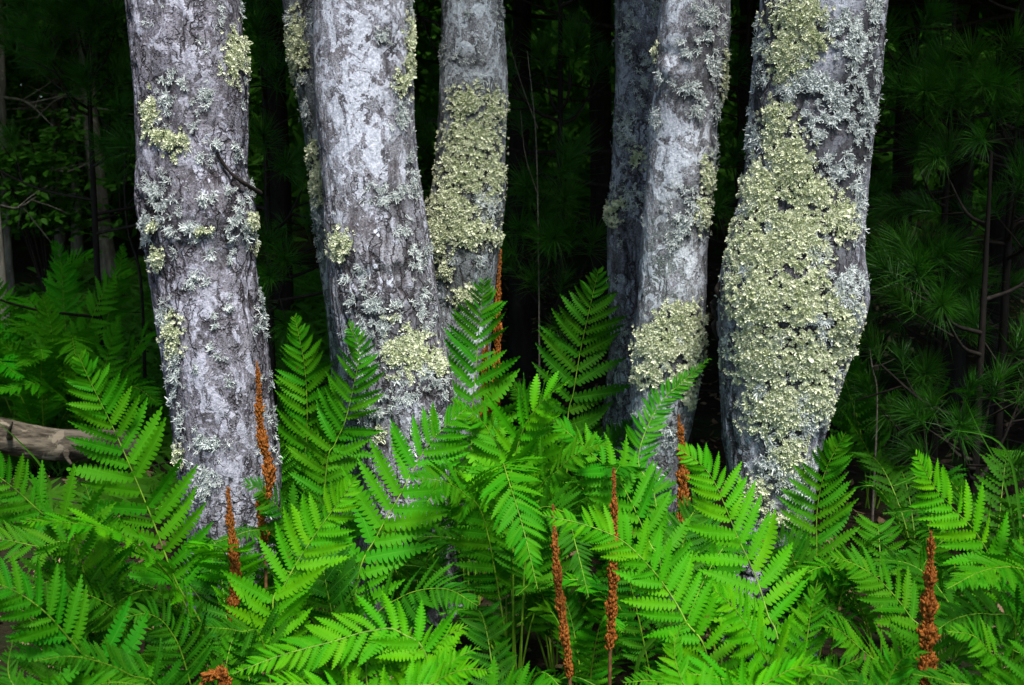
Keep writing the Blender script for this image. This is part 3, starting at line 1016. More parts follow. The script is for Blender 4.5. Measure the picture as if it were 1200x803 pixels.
fern('fern left of the leftmost trunk, tallest frond standing up before the fallen log', 262, 2.40, [
    F((240, 742, 2.37), (207, 683, 2.36), (175, 600, 2.35), (135, 507, 2.33), (107, 450, 2.32), (91, 414, 2.30), w=86, N=FACE, t0=0.38, tone=MD),
    F((215, 705, 2.30), (180, 655, 2.22), (130, 622, 2.12), (70, 612, 2.02), (22, 612, 1.96), w=70, N=TOP, t0=0.36, tone=BR),
    F((275, 700, 2.34), (268, 660, 2.28), (255, 640, 2.18), (220, 640, 2.05), w=55, N=TOP, t0=0.4, tone=BR),
    F((225, 760, 2.3), (170, 735, 2.2), (110, 700, 2.1), (60, 690, 2.02), w=80, N=UPF, t0=0.3, tone=DP),
], 5, 0.6, seed=1)
fern('fern in the bottom left corner with a broad bright frond reaching out of the picture', 165, 1.80, [
    F((130, 803, 1.80), (95, 765, 1.78), (50, 715, 1.75), (0, 685, 1.72), (-70, 665, 1.68), w=92, N=UPF, t0=0.25, tone=MD, wilt=.12),
    F((110, 860, 1.72), (50, 815, 1.66), (-20, 795, 1.6), w=70, N=TOP, t0=0.3, tone=MD),
    F((190, 830, 1.75), (150, 790, 1.7), (90, 770, 1.62), (40, 775, 1.55), w=60, N=UPF, t0=.3, tone=DP),
], 4, 0.5, seed=2)
fern('fern at the left edge below the fallen log, fronds leaning out to the left', 120, 2.22, [
    F((90, 640, 2.2), (47, 600, 2.16), (0, 560, 2.12), (-60, 530, 2.08), w=80, N=FACE, t0=0.3, tone=MD),
    F((95, 660, 2.15), (40, 640, 2.1), (-40, 625, 2.05), w=70, N=UPF, t0=0.3, tone=MD),
    F((120, 640, 2.24), (110, 600, 2.24), (100, 568, 2.24), w=50, N=FACE, t0=0.25, tone=DP),
    F((85, 700, 2.1), (30, 690, 2.0), (-30, 690, 1.95), w=75, N=UPF, t0=0.3, tone=DP),
], 4, 0.55, seed=3)
fern('shaded fern between the two left trunks with one upright frond beside the lichen-edged bark', 358, 3.18, [
    F((355, 570, 3.2), (360, 500, 3.2), (357, 430, 3.2), (345, 370, 3.18), w=58, N=FACE, t0=0.30, tone=MD),
    F((330, 600, 3.1), (325, 550, 3.05), (320, 510, 3.0), w=50, N=FACE, t0=0.3, tone=DP),
    F((370, 590, 3.1), (385, 520, 3.05), (395, 470, 3.0), w=40, N=FACE, t0=0.3, tone=DP),
], 5, 0.6, seed=4, tone=MD)
fern('fern whose slender frond leans right across the base of the flared trunk', 372, 2.80, [
    F((382, 555, 2.80), (392, 522, 2.80), (405, 492, 2.79), (417, 440, 2.77), (421, 412, 2.76), (408, 378, 2.74), w=58, N=FACE, t0=0.42, tone=MD),
    F((350, 640, 2.7), (330, 600, 2.65), (305, 575, 2.6), (285, 565, 2.58), w=55, N=UPF, t0=0.35, tone=DP),
    F((395, 620, 2.7), (420, 590, 2.6), (450, 585, 2.5), w=50, N=UPF, t0=0.35, tone=DP),
], 4, 0.55, seed=5)
fern('fern with a yellow-green frond fanning up right beside the rusty spikes at left', 306, 2.12, [
    F((320, 720, 2.16), (329, 696, 2.18), (344, 666, 2.2), (365, 633, 2.22), (389, 599, 2.23), (416, 562, 2.24), w=72, N=FACE, t0=0.42, tone=BR),
    F((310, 760, 2.0), (280, 740, 1.95), (240, 735, 1.9), w=60, N=UPF, t0=0.35, tone=DP),
], 4, 0.45, seed=6)
fern('fern in front of the flared trunk with a long frond slanting up to its foot', 400, 2.35, [
    F((418, 686, 2.40), (443, 626, 2.44), (471, 576, 2.47), (496, 530, 2.50), (522, 500, 2.5), (545, 480, 2.5), w=92, N=FACE, t0=0.36, tone=MD),
    F((430, 740, 2.2), (470, 700, 2.15), (520, 690, 2.08), (560, 710, 2.0), w=70, N=UPF, t0=0.3, tone=DP, wilt=.1),
    F((385, 700, 2.35), (375, 640, 2.4), (370, 590, 2.4), w=60, N=FACE, t0=.35, tone=DP),
], 4, 0.5, seed=7)
fern('brightest fern low in the foreground, left of the bottom middle, fronds spread flat', 480, 1.66, [
    F((505, 800, 1.72), (470, 742, 1.74), (432, 740, 1.73), (390, 752, 1.71), (330, 768, 1.68), (272, 790, 1.65), w=64, N=(0, -.6, .8), t0=0.40, tone=BR),
    F((430, 800, 1.72), (460, 778, 1.74), (500, 757, 1.75), (548, 733, 1.75), w=80, N=(0.05, -.62, .78), t0=0.3, tone=BR),
    F((440, 860, 1.6), (480, 815, 1.62), (530, 775, 1.64), (562, 758, 1.64), w=62, N=(0, -.6, .8), t0=0.3, tone=BR),
    F((470, 840, 1.62), (510, 800, 1.62), (545, 785, 1.6), (580, 786, 1.57), w=56, N=(0, -.7, .72), t0=0.3, tone=BR),
    F((420, 850, 1.6), (380, 810, 1.58), (330, 800, 1.55), (280, 815, 1.5), w=56, N=TOP, t0=0.3, tone=BR),
], 1, 0.35, seed=8)
fern('tall upright fern in front of the lichen-sleeved slim trunk, behind a rusty spike', 553, 3.02, [
    F((553, 500, 3.04), (556, 448, 3.04), (559, 415, 3.04), (563, 366, 3.03), (568, 325, 3.0), w=72, N=FACE, t0=0.36, tone=MD),
    F((535, 560, 3.0), (520, 520, 2.95), (500, 500, 2.9), w=45, N=FACE, t0=.3, tone=DP),
    F((585, 560, 3.0), (610, 520, 2.95), (640, 500, 2.9), w=45, N=FACE, t0=.3, tone=DP),
], 4, 0.6, seed=9)
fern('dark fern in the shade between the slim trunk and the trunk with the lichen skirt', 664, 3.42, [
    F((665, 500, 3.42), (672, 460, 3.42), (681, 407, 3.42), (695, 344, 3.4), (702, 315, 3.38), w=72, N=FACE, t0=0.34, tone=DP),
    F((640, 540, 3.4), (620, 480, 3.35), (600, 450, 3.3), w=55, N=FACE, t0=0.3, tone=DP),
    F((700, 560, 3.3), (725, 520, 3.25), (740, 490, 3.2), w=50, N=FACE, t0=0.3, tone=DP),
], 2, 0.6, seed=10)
fern('big fern in the middle, one frond arching towards the viewer with hanging tips', 598, 2.52, [
    F((596, 600, 2.55), (604, 535, 2.57), (616, 498, 2.56), (640, 466, 2.52), (668, 446, 2.45), w=80, N=(0, -.55, .83), t0=0.36, tone=BR),
    F((600, 590, 2.48), (590, 545, 2.36), (595, 560, 2.2), (612, 615, 2.1), (630, 690, 2.04), w=66, N=(0, -.95, .3), t0=0.42, tone=MD, droop=1, wilt=.15),
    F((570, 620, 2.5), (545, 580, 2.45), (520, 565, 2.38), (488, 560, 2.3), w=70, N=UPF, t0=0.34, tone=MD),
    F((625, 600, 2.5), (655, 550, 2.45), (690, 525, 2.4), (715, 520, 2.35), w=64, N=UPF, t0=0.34, tone=MD),
    F((590, 560, 2.58), (575, 510, 2.6), (560, 490, 2.58), (530, 470, 2.5), w=55, N=UPF, t0=0.36, tone=MD),
    F((620, 620, 2.4), (660, 600, 2.3), (675, 640, 2.2), (690, 700, 2.15), w=50, N=(0, -.9, .4), t0=0.4, tone=DP, wilt=.12),
], 4, 0.5, seed=11)
fern('fern right of the middle with a frond leaning left over the rusty spike pair', 782, 2.40, [
    F((775, 670, 2.45), (761, 636, 2.47), (727, 566, 2.5), (686, 525, 2.5), (648, 492, 2.48), w=74, N=UPF, t0=0.36, tone=MD),
    F((770, 600, 2.55), (748, 540, 2.62), (770, 478, 2.66), (800, 448, 2.66), (832, 420, 2.64), w=30, N=FACE, t0=0.5, tone=MD),
    F((740, 690, 2.35), (720, 650, 2.3), (700, 620, 2.25), w=50, N=FACE, t0=.3, tone=DP),
    F((800, 640, 2.5), (820, 590, 2.52), (840, 570, 2.5), w=50, N=FACE, t0=.3, tone=DP),
], 4, 0.5, seed=12)
fern('foreground fern with a bright twisted frond slanting across the pair of dark rusty spikes', 846, 1.84, [
    F((830, 790, 1.9), (803, 727, 1.93), (784, 694, 1.95), (761, 664, 1.96), (728, 633, 1.97), (685, 615, 1.97), (636, 604, 1.96), w=66, N=(-0.15, -.9, .4), t0=0.36, tone=BR, wilt=.08),
    F((815, 830, 1.8), (775, 800, 1.75), (730, 800, 1.7), w=50, N=UPF, t0=0.3, tone=MD),
], 1, 0.4, seed=13)
fern('bright tall fern in front of the thickest trunk, pale rib curving up left', 925, 1.98, [
    F((913, 766, 2.04), (900, 721, 2.08), (885, 674, 2.12), (865, 631, 2.14), (840, 571, 2.16), (822, 545, 2.17), (795, 526, 2.17), w=80, N=FACE, t0=0.36, tone=BR),
    F((905, 803, 1.9), (890, 760, 1.85), (862, 715, 1.82), (835, 690, 1.8), w=84, N=(0.05, -.7, .7), t0=0.28, tone=BR),
    F((940, 780, 1.95), (950, 720, 1.95), (958, 680, 1.95), w=60, N=UPF, t0=0.3, tone=MD),
    F((900, 830, 1.78), (860, 800, 1.72), (800, 790, 1.68), (760, 805, 1.62), w=66, N=TOP, t0=0.3, tone=BR),
    F((950, 830, 1.8), (975, 790, 1.78), (1010, 770, 1.75), w=56, N=UPF, t0=0.3, tone=MD),
], 3, 0.4, seed=14)
fern('narrow upright fern against the right edge of the thickest trunk', 962, 2.62, [
    F((958, 720, 2.62), (958, 690, 2.62), (957, 640, 2.62), (958, 594, 2.62), (968, 550, 2.6), (991, 507, 2.57), w=62, N=FACE, t0=0.34, tone=MD),
    F((940, 690, 2.58), (920, 640, 2.55), (900, 620, 2.5), w=50, N=FACE, t0=0.3, tone=DP),
    F((985, 700, 2.55), (1005, 650, 2.5), (1020, 640, 2.45), w=44, N=UPF, t0=0.3, tone=DP),
], 4, 0.5, seed=15)
fern('low fern left of the tall orange-brown spike in the right corner', 1092, 2.10, [
    F((1085, 760, 2.15), (1066, 722, 2.18), (1036, 685, 2.2), (1005, 663, 2.2), (972, 652, 2.18), w=62, N=UPF, t0=0.32, tone=MD),
    F((1060, 800, 2.05), (1020, 770, 2.0), (985, 740, 1.95), (965, 735, 1.9), w=60, N=UPF, t0=0.3, tone=MD, wilt=.1),
    F((1050, 830, 1.9), (1010, 800, 1.85), (975, 800, 1.8), w=50, N=UPF, t0=0.3, tone=DP),
], 3, 0.4, seed=16)
fern('fern at the right edge, bright frond rising above the orange-brown spike', 1205, 2.25, [
    F((1190, 710, 2.32), (1160, 651, 2.35), (1141, 621, 2.36), (1119, 598, 2.37), (1096, 572, 2.37), (1073, 532, 2.36), w=66, N=FACE, t0=0.42, tone=BR),
    F((1240, 700, 2.2), (1200, 668, 2.12), (1156, 668, 2.05), (1110, 690, 1.98), w=66, N=TOP, t0=0.32, tone=MD, wilt=.12),
    F((1215, 690, 2.3), (1225, 640, 2.3), (1215, 600, 2.3), (1195, 575, 2.28), w=55, N=FACE, t0=.35, tone=MD),
    F((1190, 740, 2.15), (1160, 720, 2.1), (1120, 725, 2.05), (1090, 745, 2.0), w=56, N=UPF, t0=.3, tone=DP),
], 3, 0.5, seed=17)
fern('fern in the bottom right corner with flat overlapping fronds', 1190, 1.80, [
    F((1175, 800, 1.82), (1160, 765, 1.82), (1140, 745, 1.8), (1110, 740, 1.78), w=62, N=UPF, t0=0.28, tone=MD),
    F((1210, 800, 1.8), (1220, 750, 1.8), (1230, 710, 1.78), w=70, N=UPF, t0=0.28, tone=MD),
    F((1150, 830, 1.7), (1110, 800, 1.66), (1070, 790, 1.62), w=60, N=TOP, t0=0.28, tone=DP),
    F((1200, 850, 1.65), (1180, 810, 1.62), (1165, 790, 1.58), w=60, N=TOP, t0=.28, tone=MD),
], 3, 0.4, seed=18)
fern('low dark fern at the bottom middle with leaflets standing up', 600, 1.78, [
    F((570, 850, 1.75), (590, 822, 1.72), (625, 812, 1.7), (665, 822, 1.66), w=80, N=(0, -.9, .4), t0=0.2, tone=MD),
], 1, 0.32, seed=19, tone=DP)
fern('shaded fern filling the gap below the arching frond in the middle', 655, 2.62, [
    F((660, 640, 2.55), (680, 590, 2.5), (700, 580, 2.45), w=50, N=UPF, t0=.3, tone=DP),
], 6, 0.55, seed=20)
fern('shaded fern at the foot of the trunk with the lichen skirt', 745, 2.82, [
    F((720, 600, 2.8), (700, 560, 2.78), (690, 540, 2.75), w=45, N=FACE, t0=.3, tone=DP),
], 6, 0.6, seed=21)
fern('shaded fern behind the flared trunk base, beside the slim trunk', 480, 2.80, [], 9, 0.46, seed=22)
fern('fern in the shade at the foot of the leftmost trunk', 255, 2.72, [], 6, 0.45, seed=23)
fern('shaded fern at the foot of the thickest trunk', 860, 2.60, [], 6, 0.5, seed=24)
fern('low fern at the very bottom left, flat leaflets overlapping', 70, 1.58, [
    F((60, 850, 1.56), (90, 815, 1.55), (130, 800, 1.53), (175, 805, 1.5), w=60, N=TOP, t0=.25, tone=MD),
    F((30, 850, 1.55), (10, 790, 1.56), (15, 750, 1.57), w=60, N=UPF, t0=.25, tone=DP),
], 3, 0.36, seed=25)
fern('dark fern in the gap at the left edge under the log', 40, 2.0, [], 7, 0.46, seed=44)
fern('low fern under the leftmost trunk between the two rust-red spikes', 225, 2.05, [
    F((220, 790, 2.0), (200, 740, 1.98), (175, 720, 1.95), (140, 725, 1.9), w=56, N=UPF, t0=.3, tone=DP),
], 4, 0.42, seed=26)
fern('low bright fern right of the dark rusty pair at the bottom', 830, 1.62, [
    F((830, 850, 1.6), (800, 800, 1.62), (790, 760, 1.63), (800, 730, 1.63), w=60, N=UPF, t0=.25, tone=BR),
    F((850, 850, 1.58), (900, 800, 1.58), (945, 780, 1.56), (985, 790, 1.52), w=60, N=TOP, t0=.25, tone=BR),
], 2, 0.36, seed=27)
fern('low fern at the bottom between the bright tall fern and the orange-brown spike', 1030, 1.68, [
    F((1025, 850, 1.66), (1040, 800, 1.66), (1060, 770, 1.64), (1090, 765, 1.6), w=56, N=UPF, t0=.25, tone=MD),
    F((1010, 850, 1.64), (985, 800, 1.64), (950, 790, 1.6), w=50, N=UPF, t0=.25, tone=DP),
], 2, 0.38, seed=28)
fern('shaded fern on the open ground left of the orange-brown spike', 1050, 2.65, [], 5, 0.5, seed=40)
fern('shaded fern behind the orange-brown spike at the right', 1130, 2.75, [], 5, 0.45, seed=41)
fern('shaded low fern in the dark gap behind the rusty pair', 690, 2.4, [], 4, 0.36, seed=42)
fern('shaded low fern under the middle fern, left of the rusty pair', 590, 2.15, [], 4, 0.36, seed=43)
# farther ferns: their leaflets are too fine to pick apart
GF = 'farther ferns in the shade'
for (lab, px, d, fr, n, sd) in (
    ('bushy fern behind the fallen log at the left edge', 20, 5.4, [F((15, 450, 5.4), (5, 380, 5.4), (-10, 320, 5.35), w=42, N=FACE), F((40, 440, 5.4), (60, 370, 5.35), (85, 310, 5.3), (120, 295, 5.2), w=38, N=UPF)], 6, 30),
    ('fern behind the fallen log, one frond curving up to the right', 78, 5.2, [F((85, 440, 5.2), (105, 380, 5.15), (130, 330, 5.1), (160, 318, 5.0), w=34, N=UPF), F((80, 440, 5.2), (75, 360, 5.2), (70, 300, 5.15), (60, 282, 5.1), w=36, N=FACE), F((95, 445, 5.2), (120, 390, 5.2), (138, 330, 5.2), (144, 285, 5.15), w=32, N=FACE)], 5, 31),
    ('fern furthest to the left behind the log, mostly out of the picture', -50, 5.0, [], 7, 32),
    ('fern behind the log nearest to the leftmost trunk', 112, 4.95, [F((118, 460, 4.95), (128, 410, 4.95), (140, 370, 4.9), w=32, N=UPF)], 5, 34),
    ('fern close behind the middle of the log, fronds spreading low', 45, 4.95, [F((40, 460, 4.95), (20, 420, 4.9), (0, 400, 4.85), w=36, N=UPF), F((55, 460, 4.95), (62, 400, 4.95), (50, 345, 4.9), w=36, N=FACE)], 5, 35),
    ('dim low fern on the dark ground at the right, under the young pine', 1090, 3.3, [], 6, 36),
    ('dim low fern at the right edge behind the arching grass blade', 1180, 3.2, [], 6, 37),
    ('dim fern in the dark gap right of the thickest trunk', 1030, 4.1, [F((1030, 540, 4.1), (1035, 490, 4.05), (1055, 455, 4.0), w=30, N=UPF), F((1020, 540, 4.05), (1000, 500, 4.0), (985, 480, 3.9), w=30, N=UPF)], 3, 33),
):
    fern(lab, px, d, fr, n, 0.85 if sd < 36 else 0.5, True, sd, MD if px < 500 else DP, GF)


# ------------------------------------------------------------------ rusty fertile spikes
def granule(seed):
    g = np.random.default_rng(seed)
    V, Fq = [], []
    ns, nr = 5, 5
    for i in range(ns):
        t = i / (ns - 1)
        r = (0.26 * math.sin(0.35 + t * 2.5)) * (1 - 0.25 * t)
        for j in range(nr):
            a = 2 * math.pi * j / nr
            k = r * g.uniform(0.6, 1.35)
            V.append((t + g.uniform(-.05, .05), math.cos(a) * k, math.sin(a) * k))
    for i in range(ns - 1):
        for j in range(nr):
            Fq.append((i * nr + j, i * nr + (j + 1) % nr, (i + 1) * nr + (j + 1) % nr, (i + 1) * nr + j))
    return np.array(V), np.array(Fq)


GR = [granule(i) for i in range(5)]


def spike(label, pts, d, wpx, t0=0.0, n=150, loose=0.0, curl=None):
    n = int(n * 5)
    wpx *= 1.12
    """pts px from low visible to tip; fertile part begins at t0 of the visible length"""
    W = [at(px, py, d) for (px, py) in pts]
    g0 = W[0].copy()
    g0[2] = float(ground_z(g0[0], d))
    g0[0] += (W[0][0] - W[1][0]) * 0.3
    t = thing('fertile_frond', label, 'fern spike', tuple(g0), 'rusty fertile fern spikes')
    path, L = spline([g0] + W, 60)
    path = path - g0
    vis = np.linalg.norm(path - (W[0] - g0), axis=1)
    i0 = int(np.argmin(vis))
    v, f = tube(path, np.linspace(0.0048, 0.002, 60), 7, 0.05)
    obj('stalk', mesh_np('stalk', v, f, M['stalk']), t)
    s0 = i0 + t0 * (59 - i0)
    mb = MB()
    T = np.gradient(path, axis=0)
    T /= np.linalg.norm(T, axis=1)[:, None]
    w = wpx * d / FPX
    for k in range(n):
        u = s0 + (59 - s0) * (k + rng.random()) / n
        i = int(min(58, u))
        tt = (u - s0) / (59 - s0)
        p = path[i] + (path[i + 1] - path[i]) * (u - i)
        a = k * 2.4 + rng.normal() * 0.4
        A = np.cross(T[i], [0.2, 1, 0.1])
        A /= np.linalg.norm(A)
        B = np.cross(T[i], A)
        rad = math.cos(a) * A + math.sin(a) * B
        prof = w * (0.55 + 0.45 * math.sin(math.pi * min(1, 0.18 + tt * 0.8))) * (1 - 0.5 * tt ** 3) * (1 + 0.35 * math.sin(tt * 23 + k * 0.01) * (0.4 + loose))
        Xv = T[i] * rng.uniform(0.8, 1.5) + rad * rng.uniform(0.15, 0.5 + 1.3 * loose)
        Xv /= np.linalg.norm(Xv)
        Yv = np.cross(Xv, rad + rng.normal(size=3) * 0.2)
        Yv /= np.linalg.norm(Yv)
        Zv = np.cross(Xv, Yv)
        ln = prof * rng.uniform(0.35, 0.85) * (1 + loose)
        tv, tf = GR[k % 5]
        mb.add(tv @ (np.stack([Xv, Yv, Zv], 1) * ln).T + p + rad * prof * rng.uniform(0.1, 0.55), tf)
    obj('spore_cluster', mb.mesh('spore_cluster', M['rust'], True), t)
    return t


spike('rusty brown fern spike standing tall against the right side of the leftmost trunk', [(310, 640), (306, 600), (316, 560), (305, 500), (303, 450), (301, 424)], 2.62, 7.5, 0.0, 260, 0.25)
spike('shorter rust-red fern spike in front of the foot of the leftmost trunk', [(272, 752), (274, 700), (275, 660), (270, 610), (267, 572)], 2.24, 9, 0.0, 230, 0.1)
spike('rust-red fern spike rising beside the lichen-sleeved slim trunk', [(582, 520), (580, 460), (583, 400), (584, 340), (587, 293)], 3.1, 7, 0.0, 240, 0.05)
spike('half hidden rusty spike behind the upright fern in the middle', [(568, 520), (570, 470), (568, 430), (571, 400)], 3.16, 8, 0.0, 160, 0.2)
spike('thin dark rusty spike left of the pair under the middle fern', [(668, 800), (660, 730), (652, 660), (648, 592)], 2.06, 8, 0.02, 220, 0.05)
spike('taller dark rusty spike right of the pair under the middle fern', [(715, 770), (718, 690), (720, 620), (719, 549)], 2.2, 8.5, 0.03, 230, 0.05)
spike('rusty spike between the lichen-skirted trunk and the thickest trunk', [(800, 620), (800, 570), (800, 530), (795, 487)], 2.7, 8.5, 0.0, 170, 0.1)
spike('orange-brown feathery spike standing alone in the right corner', [(1084, 830), (1087, 770), (1087, 720), (1090, 670), (1091, 624)], 1.98, 9.5, 0.0, 260, 0.45)
spike('withered curl of rusty spores low at the bottom left', [(262, 825), (265, 800), (253, 788), (240, 797), (234, 810)], 1.92, 6, 0.0, 120, 0.8)


# ------------------------------------------------------------------ fallen log
a, b = at(-60, 510, 4.62), at(172, 530, 4.75)
ln = np.linspace(0, 1, 90)[:, None]
path = a + (b - a) * ln
path[:, 2] += 0.012 * np.sin(ln[:, 0] * 9) + 0.01
seg = 40
v, f = tube(path, 0.078 - 0.018 * ln[:, 0] - 0.05 * np.clip((ln[:, 0] - .93) / .07, 0, 1) ** 2, seg)
cc = np.repeat(path, seg, 0)
dd = v - cc
ax = (b - a) / np.linalg.norm(b - a)
s_ = (v - a) @ ax
ang = np.arctan2(dd[:, 2], dd[:, 1])
q = np.stack([s_ * 3, np.cos(ang) * 3.2, np.sin(ang) * 3.2], 1)
n_ = fbm(q * np.array([1, 4, 4]), 4, 71)
dd *= (1 + 0.10 * fbm(q, 3, 70) + 0.16 * np.minimum(0, np.abs(n_) * 3 - 0.35) )[:, None]
lg = thing('fallen_log', 'weathered grey-brown fallen log lying behind the tall left fern', 'log', tuple(a * [1, 1, 0] + [0, 0, float(ground_z(a[0], a[1]))]))
obj('log_body', mesh_np('log_body', cc + dd - np.array(lg.location), f, M['log']), lg)
for (t, up) in ((0.34, 1), (0.62, -.4)):
    p = a + (b - a) * t - np.array(lg.location) + np.array([0, -0.07, 0.03 * up])
    v, f = tube(spline([p, p + [0.02, -0.05, 0.03 * up], p + [0.05, -0.08, 0.08 * up]], 6)[0], np.linspace(0.014, 0.004, 6), 7)
    obj('branch_stub', mesh_np('branch_stub', v, f, M['log']), lg)


# ------------------------------------------------------------------ grass blades that stand alone
def blade(label, pts, d, w):
    W = [at(px, py, dd) for (px, py, dd) in pts]
    g0 = W[0].copy()
    g0[2] = float(ground_z(g0[0], g0[1]))
    path, L = spline([g0] + W, 26)
    path -= g0
    T = np.gradient(path, axis=0)
    T /= np.linalg.norm(T, axis=1)[:, None]
    S = np.cross(T, [0.1, -1, 0.1])
    S /= np.linalg.norm(S, axis=1)[:, None]
    Nn = np.cross(S, T)
    ww = (w * np.sin(np.linspace(0.9, math.pi, 26)))[:, None]
    V = np.stack([path - S * ww + Nn * ww * .4, path, path + S * ww + Nn * ww * .4], 1).reshape(-1, 3)
    Fq = np.array([(i * 3 + j, i * 3 + j + 1, i * 3 + j + 4, i * 3 + j + 3) for i in range(25) for j in range(2)])
    o = obj('grass_blade', mesh_np('grass_blade', V, Fq, M['grass']), None, tuple(g0))
    return tag(o, label, 'grass blade', 'single grass blades')


blade('long grass blade crossing in front of the fallen log at the left edge', [(60, 590, 2.6), (52, 552, 2.58), (25, 520, 2.55), (-20, 478, 2.5)], 2.6, 0.0045)
blade('grass blade arching over in the dark at the right edge', [(1196, 640, 2.9), (1192, 580, 2.9), (1182, 535, 2.88), (1160, 512, 2.85), (1110, 503, 2.8)], 2.9, 0.005)
blade('thin second grass blade leaning left beside the arching one', [(1190, 640, 3.0), (1175, 560, 3.0), (1150, 510, 2.98), (1128, 462, 2.95)], 2.9, 0.0032)
blade('short grass blade curving low between the ferns at the bottom', [(745, 790, 2.1), (765, 750, 2.1), (800, 725, 2.08), (830, 722, 2.05)], 2.1, 0.005)

# ------------------------------------------------------------------ grass and litter
n = 26000
gx, gy = rng.uniform(-4.2, 0.2, n), rng.uniform(3.9, 11, n)
keep = (fbm(np.stack([gx * 1.1, gy * 1.1, gx * 0], 1), 2, 5) > -0.25) & (gx < -0.1 - 0.12 * (gy - 4))
gx, gy = gx[keep], gy[keep]
n = len(gx)
P = np.stack([gx, gy, ground_z(gx, gy)], 1)
h = rng.uniform(0.06, 0.17, n)
an = rng.uniform(0, 6.28, n)
sw = np.stack([np.cos(an), np.sin(an), 0 * an], 1) * 0.0032
ln_ = np.stack([rng.normal(size=n) * 0.6, rng.normal(size=n) * 0.6, np.ones(n)], 1) * h[:, None]
V = np.stack([P - sw, P + sw, P + ln_ * 0.6 + sw * .8, P + ln_ + np.stack([ln_[:, 0], ln_[:, 1], -0.4 * h], 1) * 0.5], 1).reshape(-1, 3)
k4 = np.arange(n)[:, None] * 4
fr_ = np.vstack([k4 + np.array([[0, 1, 2]]), k4 + np.array([[0, 2, 3]])])
tag(obj('grass', mesh_np('grass', V, fr_, M['grass'], False)), kind='stuff')

n = 9000
gx, gy = rng.uniform(-4.5, 4.5, n), rng.uniform(1.2, 11, n)
tv = np.array([(-.5, 0, .12), (-.2, .26, .05), (.2, .24, .02), (.6, 0, .16), (.2, -.24, .04), (-.2, -.26, .08), (0, 0, 0)], float)
tf = np.array([(0, 6, 1), (1, 6, 2), (2, 6, 3), (3, 6, 4), (4, 6, 5), (5, 6, 0)])
Nn = rng.normal(size=(n, 3)) * 0.35 + np.array([0, 0, 1.0])
v, f = scatter(tv, tf, np.stack([gx, gy, ground_z(gx, gy) + 0.015], 1), frames(Nn, rng.uniform(0, 6.28, n), rng.uniform(0.02, 0.055, n)))
tag(obj('leaf_litter', mesh_np('leaf_litter', v, f, M['litter'], False)), kind='stuff')
mb = MB()
for k in range(260):
    x, y = rng.uniform(-4, 4), rng.uniform(1.5, 11)
    a = rng.uniform(0, 6.28)
    L = rng.uniform(0.15, 0.7)
    z = float(ground_z(x, y)) + 0.02
    d_ = np.array([math.cos(a), math.sin(a), rng.uniform(0, .25)]) * L
    p0 = np.array([x, y, z])
    v, f = tube(spline([p0, p0 + d_ * .5 + rng.normal(size=3) * .02 * [1, 1, 0] + [0, 0, .01], p0 + d_], 5)[0], np.linspace(.006, .002, 5), 5)
    mb.add(v, f)
tag(obj('fallen_twigs', mb.mesh('fallen_twigs', M['twig'])), kind='stuff')


# ------------------------------------------------------------------ pines: needle tufts
def tuft_mesh(seed, n=120, L=0.125):
    g = np.random.default_rng(seed)
    mb = MB()
    v, f = tube(np.array([(0, 0, 0), (0.05, 0, 0), (0.11, 0, .004)]), [0.003, 0.0026, 0.0018], 5)
    t = g.uniform(0, 1, n) ** 0.6
    root = np.stack([0.11 * t, 0 * t, 0 * t], 1)
    a = g.uniform(0, 6.28, n)
    op = R(12) + R(62) * (1 - t * 0.75) * g.uniform(0.6, 1.25, n)
    D = np.stack([np.cos(op), np.sin(op) * np.cos(a), np.sin(op) * np.sin(a)], 1)
    ln = L * g.uniform(0.75, 1.15, n)
    S = np.cross(D, g.normal(size=(n, 3)))
    S /= np.linalg.norm(S, axis=1)[:, None]
    w = 0.0011
    m1 = root + D * (ln * 0.55)[:, None]
    tip = root + D * ln[:, None] + np.stack([0 * ln, 0 * ln, -0.12 * ln], 1)
    V = np.stack([root - S * w, root + S * w, m1 + S * w, m1 - S * w, tip], 1).reshape(-1, 3)
    k = np.arange(n)[:, None] * 5
    mb.add(V, np.vstack([k + np.array([[0, 1, 2]]), k + np.array([[0, 2, 3]]), k + np.array([[3, 2, 4]])]))
    mb.add(v, f)
    return mb.mesh('needle_tuft', M['needle'], False)


TUFT = [tuft_mesh(400 + i, 110 + 12 * i) for i in range(5)]


def put_tuft(parent, p, d, sc):
    d = Vector(d).normalized()
    o = bpy.data.objects.new('needle_tuft', TUFT[int(rng.integers(0, 5))])
    col.objects.link(o)
    o.parent = parent
    o.location = tuple(p)
    q = d.to_track_quat('X', 'Z')
    o.rotation_mode = 'QUATERNION'
    o.rotation_quaternion = q
    o.scale = (sc,) * 3
    return o


